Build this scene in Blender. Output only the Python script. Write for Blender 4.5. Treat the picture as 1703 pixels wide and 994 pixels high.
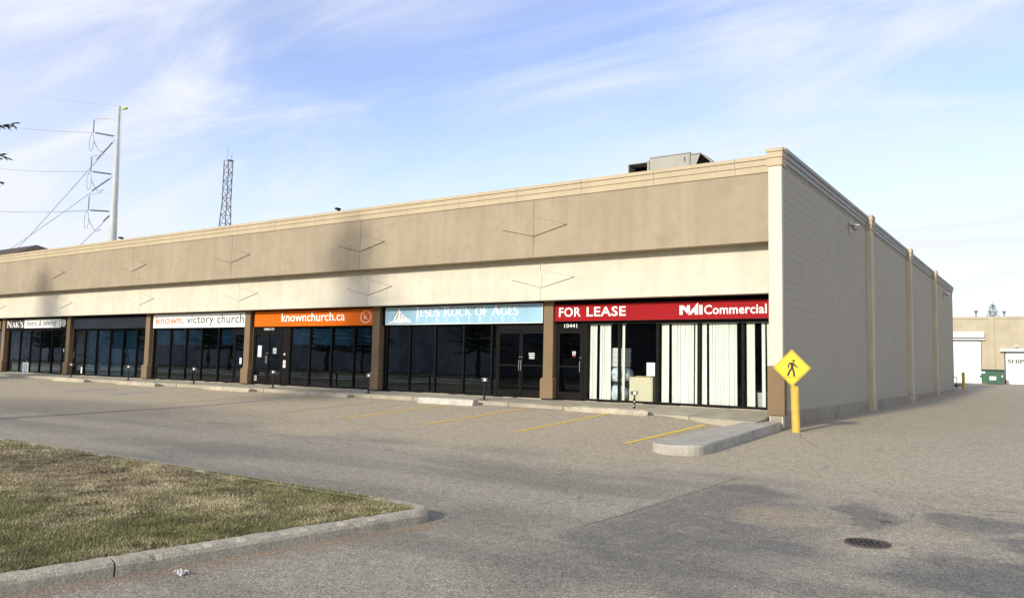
import bpy, bmesh, math, random
import numpy as np
from mathutils import Matrix, Vector, noise as mnoise

# ------------------------------------------------------------------ reset
for o in list(bpy.data.objects):
    bpy.data.objects.remove(o)
scene = bpy.context.scene
COL = scene.collection
random.seed(7)
RNG = np.random.default_rng(7)
R = math.radians

# ------------------------------------------------------------------ camera
cam_d = bpy.data.cameras.new('camera')
cam = bpy.data.objects.new('camera', cam_d)
COL.objects.link(cam)
cam_d.sensor_width = 36.0
cam_d.lens = 1314.64 / 1703.0 * 36.0
cam_d.clip_start = 0.1
cam_d.clip_end = 4000.0
cx = Vector((0.82361108, 0.56675856, 0.02120213))
cyd = Vector((-0.02843753, 0.07860383, -0.99650025))
cz = Vector((-0.56644161, 0.82012571, 0.0808562))
m = Matrix.Identity(4)
for i in range(3):
    m[i][0] = cx[i]; m[i][1] = -cyd[i]; m[i][2] = -cz[i]
m[0][3], m[1][3], m[2][3] = 6.09083, -20.54122, 1.06
cam.matrix_world = m
scene.camera = cam
scene.render.resolution_x, scene.render.resolution_y = 1024, 597

# ------------------------------------------------------------------ light and exposure
SUN_EL, SUN_AZ = 20.5, 4.0          # elevation; angle left of the facade's normal
sd = Vector((-math.sin(R(SUN_AZ)) * math.cos(R(SUN_EL)), -math.cos(R(SUN_AZ)) * math.cos(R(SUN_EL)), math.sin(R(SUN_EL))))
sun_d = bpy.data.lights.new('sun', 'SUN')
sun_d.energy = 3.1
sun_d.angle = R(4.0)
sun_d.color = (1.0, 0.93, 0.80)
sun = bpy.data.objects.new('sun', sun_d)
COL.objects.link(sun)
sun.rotation_euler = sd.to_track_quat('Z', 'Y').to_euler()
sun.location = (-40, -60, 60)

world = bpy.data.worlds.new('World')
scene.world = world
world.use_nodes = True
wn, wl = world.node_tree.nodes, world.node_tree.links
wn.clear()
w_out = wn.new('ShaderNodeOutputWorld')
w_bg = wn.new('ShaderNodeBackground')
w_bg.inputs['Strength'].default_value = 0.15
sky = wn.new('ShaderNodeTexSky')
sky.sky_type = 'NISHITA'
sky.sun_disc = False
sky.sun_elevation = R(SUN_EL)
sky.sun_rotation = math.atan2(sd.x, sd.y)
sky.air_density = 1.0
sky.dust_density = 0.6
sky.ozone_density = 2.5
tc = wn.new('ShaderNodeTexCoord')
sep = wn.new('ShaderNodeSeparateXYZ')
wl.new(tc.outputs['Generated'], sep.inputs[0])
zz = wn.new('ShaderNodeMath'); zz.operation = 'ADD'; zz.inputs[1].default_value = 0.16
wl.new(sep.outputs['Z'], zz.inputs[0])
zm = wn.new('ShaderNodeMath'); zm.operation = 'MAXIMUM'; zm.inputs[1].default_value = 0.05
wl.new(zz.outputs[0], zm.inputs[0])
dvx = wn.new('ShaderNodeMath'); dvx.operation = 'DIVIDE'
dvy = wn.new('ShaderNodeMath'); dvy.operation = 'DIVIDE'
wl.new(sep.outputs['X'], dvx.inputs[0]); wl.new(zm.outputs[0], dvx.inputs[1])
wl.new(sep.outputs['Y'], dvy.inputs[0]); wl.new(zm.outputs[0], dvy.inputs[1])
cmb = wn.new('ShaderNodeCombineXYZ')
wl.new(dvx.outputs[0], cmb.inputs[0]); wl.new(dvy.outputs[0], cmb.inputs[1])


def w_noise(scale, rot, sx, sy, detail, rough, dist):
    mp = wn.new('ShaderNodeMapping')
    mp.inputs['Rotation'].default_value = (0, 0, R(rot))
    mp.inputs['Scale'].default_value = (sx, sy, 1)
    wl.new(cmb.outputs[0], mp.inputs['Vector'])
    n = wn.new('ShaderNodeTexNoise')
    n.inputs['Scale'].default_value = scale
    n.inputs['Detail'].default_value = detail
    n.inputs['Roughness'].default_value = rough
    n.inputs['Distortion'].default_value = dist
    wl.new(mp.outputs[0], n.inputs['Vector'])
    return n.outputs['Fac']


def w_ramp(fac, a, b, va, vb):
    r = wn.new('ShaderNodeMapRange')
    r.interpolation_type = 'SMOOTHSTEP'
    r.inputs[1].default_value = a; r.inputs[2].default_value = b
    r.inputs[3].default_value = va; r.inputs[4].default_value = vb
    wl.new(fac, r.inputs[0])
    return r.outputs[0]


def w_math(op, a, b):
    n = wn.new('ShaderNodeMath'); n.operation = op
    for i, v in enumerate((a, b)):
        if isinstance(v, (int, float)): n.inputs[i].default_value = v
        else: wl.new(v, n.inputs[i])
    return n.outputs[0]


veil = w_ramp(w_noise(0.55, 12, 1.0, 2.1, 3, 0.5, 0.4), 0.34, 0.74, 0.05, 0.52)
streak = w_ramp(w_noise(1.2, 20, 0.8, 1.8, 7, 0.58, 0.8), 0.42, 0.78, 0.0, 0.75)
low = w_ramp(sep.outputs['Z'], 0.0, 0.36, 0.66, 0.0)      # thin cloud seen edge-on near the horizon
cl = w_math('MINIMUM', w_math('ADD', w_math('ADD', veil, streak), low), 0.95)
mixw = wn.new('ShaderNodeMixRGB')
mixw.inputs[2].default_value = (4.25, 4.42, 4.95, 1)
hsv = wn.new('ShaderNodeHueSaturation')
hsv.inputs['Hue'].default_value = 0.518
hsv.inputs['Saturation'].default_value = 0.95
hsv.inputs['Value'].default_value = 1.22
wl.new(sky.outputs[0], hsv.inputs['Color'])
wl.new(hsv.outputs[0], mixw.inputs[1])
wl.new(cl, mixw.inputs[0])
wl.new(mixw.outputs[0], w_bg.inputs['Color'])
wl.new(w_bg.outputs[0], w_out.inputs['Surface'])

vs = scene.view_settings
vs.view_transform = 'Standard'
vs.look = 'None'
vs.exposure = 0.50
vs.gamma = 1.0
vs.use_curve_mapping = False

# ------------------------------------------------------------------ helpers
MATS = {}


class NT:
    """small node-tree helper"""
    def __init__(self, name, rough=0.85, spec=0.3):
        self.m = bpy.data.materials.new(name)
        self.m.use_nodes = True
        self.n, self.l = self.m.node_tree.nodes, self.m.node_tree.links
        self.b = self.n['Principled BSDF']
        self.b.inputs['Roughness'].default_value = rough
        self.b.inputs['Specular IOR Level'].default_value = spec
        self.pos = self.n.new('ShaderNodeNewGeometry').outputs['Position']

    def put(self, sock, v):
        if hasattr(v, 'is_output'): self.l.new(v, sock)
        elif isinstance(v, tuple) and len(v) == 3: sock.default_value = v + (1,) if sock.type == 'RGBA' else v
        else: sock.default_value = v

    def noise(self, scale, detail=4, rough=0.55, vec=None, stretch=None, dist=0):
        v = vec or self.pos
        if stretch:
            mp = self.n.new('ShaderNodeMapping')
            mp.inputs['Scale'].default_value = stretch
            self.l.new(v, mp.inputs['Vector']); v = mp.outputs[0]
        t = self.n.new('ShaderNodeTexNoise')
        t.inputs['Scale'].default_value = scale
        t.inputs['Detail'].default_value = detail
        t.inputs['Roughness'].default_value = rough
        t.inputs['Distortion'].default_value = dist
        self.l.new(v, t.inputs['Vector'])
        return t.outputs['Fac']

    def voro(self, scale, feature='F1', out='Distance', vec=None):
        t = self.n.new('ShaderNodeTexVoronoi')
        t.feature = feature
        t.inputs['Scale'].default_value = scale
        self.l.new(vec or self.pos, t.inputs['Vector'])
        return t.outputs[out]

    def ramp(self, v, a, b, va=0.0, vb=1.0, smooth=True):
        r = self.n.new('ShaderNodeMapRange')
        if smooth: r.interpolation_type = 'SMOOTHSTEP'
        for i, q in ((1, a), (2, b), (3, va), (4, vb)): r.inputs[i].default_value = q
        self.l.new(v, r.inputs[0])
        return r.outputs[0]

    def math(self, op, a, b=0.0):
        t = self.n.new('ShaderNodeMath'); t.operation = op
        self.put(t.inputs[0], a); self.put(t.inputs[1], b)
        return t.outputs[0]

    def mix(self, f, a, b, mode='MIX'):
        t = self.n.new('ShaderNodeMixRGB'); t.blend_type = mode
        self.put(t.inputs[0], f); self.put(t.inputs[1], a); self.put(t.inputs[2], b)
        return t.outputs[0]

    def bump(self, h, strength=0.3, dist=0.01):
        t = self.n.new('ShaderNodeBump')
        t.inputs['Strength'].default_value = strength
        t.inputs['Distance'].default_value = dist
        self.l.new(h, t.inputs['Height'])
        self.l.new(t.outputs[0], self.b.inputs['Normal'])

    def color(self, c): self.put(self.b.inputs['Base Color'], c)

    def rand(self): return self.n.new('ShaderNodeObjectInfo').outputs['Random']


def sc(c, k): return tuple(max(0.0, min(1.0, v * k)) for v in c)


def surf(name, col, var=0.12, scale=1.5, rough=0.85, spec=0.3, fine=60.0, fvar=0.08, bump=0.15, bdist=0.004,
         streak=0.0, rnd=0.0, metal=0.0, dirt=None):
    t = NT(name, rough, spec)
    c = t.mix(t.ramp(t.noise(scale, 6, .6), .3, .7), sc(col, 1 - var), sc(col, 1 + var))
    if streak:
        s = t.ramp(t.noise(1.0, 4, 0.6, stretch=(3.0, 3.0, 0.25)), 0.35, 0.75)
        c = t.mix(t.math('MULTIPLY', s, streak), c, sc(col, 0.62))
    f = t.noise(fine, 3, 0.7)
    c = t.mix(1.0, c, t.mix(t.ramp(f, .32, .68), (1 - fvar,) * 3, (1 + fvar,) * 3), 'MULTIPLY')
    if rnd:
        c = t.mix(1.0, c, t.mix(t.rand(), (1 - rnd,) * 3, (1 + rnd,) * 3), 'MULTIPLY')
    if dirt:
        dcol, amt = dirt
        c = t.mix(t.math('MULTIPLY', t.ramp(t.noise(2.3, 7, 0.65), 0.48, 0.72), amt), c, dcol)
    t.color(c)
    t.b.inputs['Metallic'].default_value = metal
    if bump: t.bump(f, bump, bdist)
    MATS[name] = t.m
    return t.m


class MB:
    """collects shapes into one mesh"""
    def __init__(self): self.v, self.f = [], []

    def poly(self, pts):
        k = len(self.v); self.v += [tuple(p) for p in pts]; self.f.append(tuple(range(k, k + len(pts)))); return self

    def box(self, x0, x1, y0, y1, z0, z1):
        k = len(self.v)
        self.v += [(x0, y0, z0), (x1, y0, z0), (x1, y1, z0), (x0, y1, z0), (x0, y0, z1), (x1, y0, z1), (x1, y1, z1), (x0, y1, z1)]
        self.f += [tuple(k + i for i in q) for q in ((3, 2, 1, 0), (4, 5, 6, 7), (0, 1, 5, 4), (1, 2, 6, 5), (2, 3, 7, 6), (3, 0, 4, 7))]
        return self

    def prism(self, pts, d):
        """pts: closed outline (counter-clockwise seen from +d's tip), extruded by vector d"""
        k, n = len(self.v), len(pts)
        self.v += [tuple(p) for p in pts] + [tuple(p[i] + d[i] for i in range(3)) for p in pts]
        self.f.append(tuple(k + i for i in reversed(range(n))))
        self.f.append(tuple(k + n + i for i in range(n)))
        for i in range(n):
            j = (i + 1) % n
            self.f.append((k + i, k + j, k + n + j, k + n + i))
        return self

    def tube(self, pts, r, n=8, cap=True):
        pts = [Vector(p) for p in pts]
        rs = r if isinstance(r, (list, tuple)) else [r] * len(pts)
        k = len(self.v)
        for i, p in enumerate(pts):
            d = (pts[min(i + 1, len(pts) - 1)] - pts[max(i - 1, 0)]).normalized()
            a = d.orthogonal().normalized() if abs(d.z) < 0.95 else Vector((1, 0, 0))
            a = (a - d * a.dot(d)).normalized()
            b = d.cross(a)
            for q in range(n):
                t = 2 * math.pi * q / n
                self.v.append(tuple(p + (a * math.cos(t) + b * math.sin(t)) * rs[i]))
        for i in range(len(pts) - 1):
            for q in range(n):
                w = (q + 1) % n
                self.f.append((k + i * n + q, k + i * n + w, k + (i + 1) * n + w, k + (i + 1) * n + q))
        if cap:
            self.f.append(tuple(k + q for q in reversed(range(n))))
            self.f.append(tuple(k + (len(pts) - 1) * n + q for q in range(n)))
        return self

    def mesh(self, name, mat=None, bevel=0.0, seg=1, smooth=False):
        me = bpy.data.meshes.new(name)
        me.from_pydata(self.v, [], self.f)
        if bevel:
            bm = bmesh.new(); bm.from_mesh(me)
            bmesh.ops.bevel(bm, geom=list(bm.edges), offset=bevel, segments=seg, affect='EDGES', profile=0.6)
            bm.to_mesh(me); bm.free()
        if mat: me.materials.append(mat)
        if smooth:
            for p in me.polygons: p.use_smooth = True
        me.update()
        return me

    def build(self, name, mat, parent=None, bevel=0.0, seg=1, smooth=False):
        return link(name, self.mesh(name, mat, bevel, seg, smooth), parent)


def link(name, data, parent=None, loc=None):
    o = bpy.data.objects.new(name, data)
    COL.objects.link(o)
    if parent is not None: o.parent = parent
    if loc: o.location = loc
    return o


def tag(o, label=None, cat=None, group=None, kind=None):
    if label: o['label'] = label
    if cat: o['category'] = cat
    if group: o['group'] = group
    if kind: o['kind'] = kind
    return o


def thing(name, label, cat, loc=(0, 0, 0), group=None, rz=0.0):
    o = link(name, None)
    o.location = loc
    o.rotation_euler = (0, 0, rz)
    o.empty_display_size = 0.2
    return tag(o, label, cat, group)


def copy_tree(o, parent=None):
    c = o.copy(); COL.objects.link(c)
    if parent is not None: c.parent = parent
    for ch in list(o.children): copy_tree(ch, c)
    return c


def interp(v, tab):
    return np.interp(v, [t[0] for t in tab], [t[1] for t in tab])


LPROF = [(-400, -.62), (-20, -.6), (-13, -.58), (-6.4, -.39), (-2, -.16), (-1.5, -.3), (60, -.3), (400, -.3)]
RPROF = [(-400, -.62), (-20, -.6), (-13, -.6), (-7, -.5), (0, -.39), (12, -.32), (28, -.2), (60, .17), (100, .2), (400, .2)]


def gz(x, y):
    """height of the paved lot: it falls from the shopfronts to the catch basin and rises along the side lane"""
    l, r = interp(y, LPROF), interp(y, RPROF)
    t = np.clip((x + 2.5) / 3.2, 0, 1); t = t * t * (3 - 2 * t)
    return l + (r - l) * t - .04 * np.exp(-((x - 4.5) ** 2 + (y + 12.1) ** 2) / 3)


def wz(x):
    """height of the sidewalk in front of the shops"""
    return float(interp(x, [(-60, -.03), (-8, -.03), (-5.5, -.055), (-2.5, -.115), (0.3, -.185), (2, -.19)]))

# ------------------------------------------------------------------ materials


def asphalt_material():
    t = NT('asphalt', 0.9, 0.25)
    # large tone drift
    big = t.noise(0.22, 4, 0.55)
    tan_c = t.mix(big, (.436, .378, .272), (.520, .456, .338))
    grey_c = t.mix(t.noise(0.5, 5), (.325, .297, .232), (.400, .370, .296))
    sx = t.n.new('ShaderNodeSeparateXYZ'); t.l.new(t.pos, sx.inputs[0])
    wob = t.math('MULTIPLY', t.math('SUBTRACT', t.noise(0.35, 5, 0.6), 0.5), 7.0)
    yy = t.math('ADD', sx.outputs['Y'], wob)
    drive = t.math('MULTIPLY', t.ramp(yy, -10.5, -8.2, 1.0, 0.0), t.ramp(yy, -60, -50, 0.4, 1.0))
    c = t.mix(t.math('MULTIPLY', drive, 0.86), tan_c, grey_c)
    # wheel-polished streaks along the drive aisle
    st = t.ramp(t.noise(0.9, 4, 0.55, stretch=(0.16, 1.0, 1.0)), 0.46, 0.68)
    c = t.mix(t.math('MULTIPLY', t.math('MULTIPLY', st, drive), 0.60), c, (.220, .206, .168))
    st2 = t.ramp(t.noise(1.1, 4, 0.55, stretch=(0.12, 1.0, 1.0), dist=.6), 0.52, 0.70)
    c = t.mix(t.math('MULTIPLY', t.math('MULTIPLY', st2, drive), 0.45), c, (.43, .395, .315))
    # darker repair patches and damp stains with wandering edges
    warp = t.n.new('ShaderNodeTexNoise'); warp.inputs['Scale'].default_value = 1.1; warp.inputs['Detail'].default_value = 6
    warp.inputs['Roughness'].default_value = 0.6
    t.l.new(t.pos, warp.inputs['Vector'])
    wv = t.n.new('ShaderNodeVectorMath'); wv.operation = 'SUBTRACT'; wv.inputs[1].default_value = (.5, .5, .5)
    t.l.new(warp.outputs['Color'], wv.inputs[0])
    wm = t.n.new('ShaderNodeVectorMath'); wm.operation = 'SCALE'; wm.inputs['Scale'].default_value = 1.15
    t.l.new(wv.outputs[0], wm.inputs[0])
    wp = t.n.new('ShaderNodeVectorMath'); wp.operation = 'ADD'
    t.l.new(t.pos, wp.inputs[0]); t.l.new(wm.outputs[0], wp.inputs[1])

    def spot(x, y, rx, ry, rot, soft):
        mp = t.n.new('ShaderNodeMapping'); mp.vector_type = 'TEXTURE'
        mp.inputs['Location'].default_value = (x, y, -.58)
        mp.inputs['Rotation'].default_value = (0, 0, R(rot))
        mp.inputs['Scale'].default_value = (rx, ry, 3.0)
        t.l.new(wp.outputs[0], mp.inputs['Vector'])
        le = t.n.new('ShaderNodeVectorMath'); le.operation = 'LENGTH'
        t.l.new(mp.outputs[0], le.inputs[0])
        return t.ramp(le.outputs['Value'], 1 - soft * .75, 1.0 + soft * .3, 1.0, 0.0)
    dark = None
    for a in ((2.75, -10.1, .55, .8, 10, .5), (4.2, -10.7, .3, .9, 15, .5), (5.3, -10.6, .55, .55, 0, .5),
              (5.7, -12.9, 1.0, .95, 20, .4), (3.7, -12.9, .75, .4, 20, .6), (6.3, -11.3, .8, .4, 0, .5), (8.4, -12.4, 1.6, .9, 0, .5)):
        s = spot(*a)
        dark = s if dark is None else t.math('MAXIMUM', dark, s)
    # resurfaced strip with straight saw-cut edges, running towards the drain
    def half(nx, ny, d, soft=.05):
        w2 = t.math('ADD', t.math('MULTIPLY', sx.outputs['X'], nx), t.math('MULTIPLY', sx.outputs['Y'], ny))
        return t.ramp(t.math('ADD', w2, t.math('MULTIPLY', t.math('SUBTRACT', t.noise(2.5, 4), .5), .10)), d - soft, d + soft)
    strip = t.math('MULTIPLY', half(.998, -.052, 2.70, .16), half(-.62, -.785, 6.1, .5))
    strip = t.math('MULTIPLY', strip, half(.55, .835, -10.45, .12))
    strip = t.math('MULTIPLY', strip, t.ramp(sx.outputs['X'], 3.2, 4.6, 1.0, 0.0))
    dark = t.math('MAXIMUM', dark, t.math('MULTIPLY', strip, .9))
    dark = t.math('MULTIPLY', dark, t.ramp(t.noise(2.2, 7, .68), 0.30, 0.55, .55, 1.0))
    c = t.mix(t.math('MULTIPLY', dark, 0.85), c, (.185, .181, .160))
    soft = None  # broad darker areas that fade out softly at their rims
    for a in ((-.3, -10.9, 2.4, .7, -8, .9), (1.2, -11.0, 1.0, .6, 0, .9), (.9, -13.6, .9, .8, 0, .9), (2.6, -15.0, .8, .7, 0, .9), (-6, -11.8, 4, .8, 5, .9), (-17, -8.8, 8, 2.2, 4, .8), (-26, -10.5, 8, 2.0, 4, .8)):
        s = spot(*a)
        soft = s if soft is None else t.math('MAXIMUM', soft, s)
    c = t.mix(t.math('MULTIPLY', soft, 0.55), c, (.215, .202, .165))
    lite = None
    for a in ((3.45, -11.35, .5, .55, 0, .7), (4.95, -11.35, .35, .5, 0, .7), (4.5, -12.05, .45, .42, 0, .5)):
        s = spot(*a)
        lite = s if lite is None else t.math('MAXIMUM', lite, s)
    c = t.mix(t.math('MULTIPLY', lite, 0.5), c, (.47, .41, .29))
    # cracks
    def crack(scale, wid, mask):
        v = t.voro(scale, 'DISTANCE_TO_EDGE', 'Distance', wp.outputs[0])
        return t.math('MULTIPLY', t.ramp(v, 0.0, wid, 1.0, 0.0), mask)
    ck = t.math('MAXIMUM', crack(0.16, 0.0024, t.ramp(t.noise(0.3, 2), 0.40, 0.50)), crack(0.5, 0.005, t.ramp(t.noise(0.21, 2), 0.52, 0.60)))
    c = t.mix(t.math('MULTIPLY', ck, 0.7), c, (.10, .09, .075))
    # exposed stones
    cell = t.voro(85, 'F1', 'Color')
    dd = t.voro(85, 'F1', 'Distance')
    bw = t.n.new('ShaderNodeRGBToBW'); t.l.new(cell, bw.inputs[0])
    stone = t.mix(t.ramp(bw.outputs[0], .2, .8, smooth=False), (.46, .46, .47), (1.5, 1.44, 1.34))
    c = t.mix(0.62, c, t.mix(1.0, c, stone, 'MULTIPLY'))
    c = t.mix(1.0, c, t.mix(t.ramp(dd, .3, .75), (1.05, 1.05, 1.05), (.62, .62, .62)), 'MULTIPLY')
    sp = t.noise(210, 2, 0.6)
    c = t.mix(1.0, c, t.mix(t.ramp(sp, .3, .7), (.70, .70, .70), (1.32, 1.31, 1.28)), 'MULTIPLY')
    c2 = t.voro(24, 'F1', 'Color'); bw2 = t.n.new('ShaderNodeRGBToBW'); t.l.new(c2, bw2.inputs[0])
    c = t.mix(1.0, c, t.mix(t.ramp(bw2.outputs[0], .25, .8, smooth=False), (.92, .92, .925), (1.08, 1.07, 1.055)), 'MULTIPLY')
    c = t.mix(1.0, c, t.mix(t.ramp(t.noise(9, 4, .65), .3, .7), (.90, .90, .90), (1.10, 1.095, 1.09)), 'MULTIPLY')
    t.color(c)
    h = t.math('SUBTRACT', t.math('ADD', t.math('MULTIPLY', sp, 0.4), t.math('MULTIPLY', t.noise(22, 4, .7), 0.8)), t.math('MULTIPLY', dd, 0.8))
    t.bump(h, 0.5, 0.006)
    MATS['asphalt'] = t.m


asphalt_material()


def paint_material(name, col, wear, under=(.36, .295, .215)):
    t = NT(name, 0.8, 0.3)
    w = t.ramp(t.noise(26, 6, 0.75), wear - .09, wear + .09)
    c = t.mix(t.noise(4, 3), sc(col, .86), sc(col, 1.08))
    t.color(t.mix(w, under, c))
    t.bump(t.noise(150, 3), 0.4, 0.004)
    MATS[name] = t.m


paint_material('yellow_line', (.80, .55, .06), .41)
paint_material('yellow_line_faded', (.74, .54, .13), .53)
surf('crack_fill', (.165, .148, .118), .25, 9, .95, .1)
paint_material('oil_stain', (.10, .095, .085), .47, (.30, .26, .195))
paint_material('blue_paint', (.30, .36, .42), .55)

surf('stucco_cream', (.605, .555, .44), .05, .8, .9, .2, 90, .06, .4, .005, streak=.24, dirt=((.50, .455, .35), .6))
surf('stucco_tan', (.350, .290, .200), .06, .7, .9, .2, 90, .07, .45, .005, streak=.32, dirt=((.285, .235, .160), .65))
surf('coping_tan', (.47, .385, .25), .05, 1.2, .7, .3, 60, .05, .15, .003, streak=.2)
surf('coping_grey', (.33, .32, .285), .06, 1.0, .6, .3, 40, .05, .08, .002)
surf('pilaster_cream', (.60, .56, .46), .05, .8, .9, .2, 120, .05, .3, .004, streak=.14)
surf('pilaster_tan', (.56, .48, .335), .07, 1.1, .9, .2, 110, .06, .3, .004, streak=.18, dirt=((.42, .35, .24), .4))
surf('column_brown', (.205, .142, .080), .07, 1.4, .8, .2, 90, .07, .25, .003, streak=.15)
surf('jamb_brown', (.135, .088, .047), .07, 1.4, .75, .3, 90, .07, .2, .003)
surf('mortar', (.335, .305, .23), .12, 3, .95, .1, 120, .1, .4, .004)
surf('soffit_dark', (.03, .027, .024), .1, 2, .85)
surf('roof_felt', (.16, .15, .14), .15, .6, .95)
surf('bronze_frame', (.010, .0085, .0075), .15, 2, .6, .08, 40, .06, .03, .001)
surf('black_panel', (.007, .007, .008), .15, 2, .6, .08, 60, .06, .05, .001)
surf('concrete_walk', (.365, .325, .240), .13, 1.6, .92, .2, 80, .16, .5, .004, dirt=((.25, .22, .16), .6), rnd=.05)
surf('concrete_kerb', (.43, .385, .285), .16, 2.3, .92, .2, 55, .26, .9, .008, dirt=((.23, .20, .145), .75))
surf('concrete_island', (.40, .375, .305), .12, 1.6, .92, .2, 80, .16, .6, .005, dirt=((.28, .26, .21), .7))
surf('concrete_stop', (.41, .36, .265), .16, 4, .95, .2, 40, .22, .8, .008, dirt=((.27, .22, .155), .6))
surf('concrete_white', (.50, .465, .39), .14, 6, .9, .2, 40, .22, .6, .008, dirt=((.34, .30, .23), .7))
surf('soil', (.115, .082, .048), .2, 2.5, .95, .1, 60, .2, .6, .01)
surf('painted_steel_black', (.010, .010, .010), .3, 30, .5, .3, 60, .1, .05)
surf('metal_grey', (.30, .29, .27), .15, 12, .5, .4, 60, .1, .05, metal=.2)
surf('metal_lamp', (.50, .50, .48), .08, 8, .5, .4)
surf('yellow_sleeve', (.60, .41, .075), .10, 5, .55, .35, 60, .08, .08, streak=.3, dirt=((.40, .27, .08), .6))
surf('sign_yellow', (.66, .50, .008), .03, 3, .4, .5, 60, .02, .0)
surf('sign_white', (.80, .80, .78), .03, 3, .5, .4, 60, .02, .0)
surf('sign_black', (.012, .010, .010), .05, 3, .5, .4, 60, .02, .0)
surf('sign_red', (.30, .005, .008), .04, 1.5, .6, .15, 60, .02, .0, streak=.12)
surf('sign_orange', (.64, .128, .004), .05, 1.5, .6, .15, 60, .02, .0)
surf('sign_blue', (.29, .49, .62), .09, .8, .6, .2, 60, .02, .0, streak=.25)
surf('sign_brown', (.060, .050, .036), .05, 2, .5, .4)
surf('sign_navy', (.010, .012, .019), .35, 1.2, .5, .25, 60, .05, .02)
surf('letter_white', (.84, .83, .80), .02, 3, .5, .4, 60, .02, .0)
surf('letter_faint', (.66, .74, .78), .03, 3, .5, .4, 60, .02, .0)
surf('letter_orange', (.62, .13, .02), .04, 3, .5, .4, 60, .02, .0)
surf('letter_dark', (.045, .042, .040), .04, 3, .5, .4, 60, .02, .0)
surf('letter_grey', (.13, .12, .11), .04, 3, .5, .4, 60, .02, .0)
surf('blind_slat', (.72, .73, .66), .04, 3, .75, .25, 60, .03, .0, rnd=.06)
surf('interior_wall', (.15, .14, .125), .05, 1, .9)
surf('interior_dark', (.030, .034, .040), .3, 1, .9)
surf('carpet', (.045, .042, .04), .2, 20, .95)
surf('shade_blue', (.028, .082, .130), .2, 1.0, .85)
surf('carton', (.55, .56, .55), .05, 6, .8)
surf('cabinet_beige', (.60, .55, .37), .04, 3, .55, .4)
surf('cardboard', (.33, .23, .12), .08, 8, .85)
surf('bin_metal', (.42, .44, .44), .12, 9, .4, .5)
surf('wall_far', (.43, .375, .265), .07, .9, .9, .2, 60, .06, .3, streak=.18)
surf('door_white', (.80, .80, .79), .02, 2, .6, .4, 60, .02, .0)
surf('dumpster_green', (.030, .105, .058), .14, 5, .5, .4, 60, .1, .1, dirt=((.05, .07, .045), .6))
surf('hvac_paint', (.35, .335, .28), .08, 2, .55, .35, 60, .06, .05, streak=.25)
surf('galvanised', (.46, .48, .46), .07, .5, .5, .3, 20, .05, .05)
surf('lattice_steel', (.15, .15, .15), .1, 3, .6, .3)
surf('wire', (.30, .31, .33), .05, 3, .5)
surf('shingle', (.095, .072, .055), .2, 3, .9, .2, 30, .2, .5)
surf('siding', (.40, .37, .32), .06, 1, .8)
surf('cast_iron', (.050, .042, .037), .25, 14, .7, .3, 90, .2, .4)
surf('worn_iron', (.085, .072, .06), .25, 14, .75, .3, 90, .2, .4)
surf('pit_dark', (.006, .006, .006), .1, 3, 1.0, .0)
surf('bark', (.085, .062, .045), .25, 8, .95, .1, 30, .2, .8, .02)
surf('lime_lamp', (.46, .56, .03), .05, 4, .5)
surf('litter_white', (.55, .53, .49), .15, 20, .85)
surf('pebble', (.33, .235, .155), .2, 30, .9, rnd=.1, fine=40, fvar=.25)
surf('leaf_brown', (.34, .22, .09), .3, 20, .85)
surf('stair_dark', (.05, .047, .045), .2, 5, .7)


def foliage_material(name, c0, c1):
    t = NT(name, 0.75, 0.2)
    t.color(t.mix(t.noise(1.7, 5, .6), c0, c1))
    MATS[name] = t.m


foliage_material('spruce_needles', (.012, .022, .011), (.035, .055, .026))


def grass_material():
    t = NT('grass_blades', 0.8, 0.15)
    a = t.n.new('ShaderNodeAttribute'); a.attribute_name = 'tint'
    t.color(a.outputs['Color'])
    MATS['grass_blades'] = t.m
    t = NT('lawn_ground', 0.95, 0.1)
    t.color(t.mix(t.ramp(t.noise(1.2, 6, .65), .3, .7), (.075, .066, .028), (.165, .135, .072)))
    t.bump(t.noise(60, 5, .8), .9, .03)
    MATS['lawn_ground'] = t.m


grass_material()


def block_material():
    t = NT('painted_block', 0.85, 0.25)
    c = t.mix(t.noise(.5, 5), (.385, .350, .262), (.440, .402, .306))
    c = t.mix(t.math('MULTIPLY', t.ramp(t.noise(1.0, 5, .6, stretch=(1, 1.6, .3)), .5, .8), .25), c, (.32, .288, .212))
    c = t.mix(1.0, c, t.mix(t.noise(90, 3), (.93, .93, .93), (1.06, 1.06, 1.06)), 'MULTIPLY')
    t.color(c)
    t.bump(t.math('ADD', t.noise(120, 3, .7), t.math('MULTIPLY', t.noise(9, 2), .6)), .35, .004)
    MATS['painted_block'] = t.m
    surf('brick_dark', (.27, .26, .25), .35, .4, .9, streak=.4)
    surf('painted_block_repaired', (.41, .37, .285), .05, 2, .85)
    surf('foundation_paint', (.335, .296, .222), .1, 1.5, .9, .2, 80, .1, .4, dirt=((.20, .175, .13), .7))


block_material()


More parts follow.
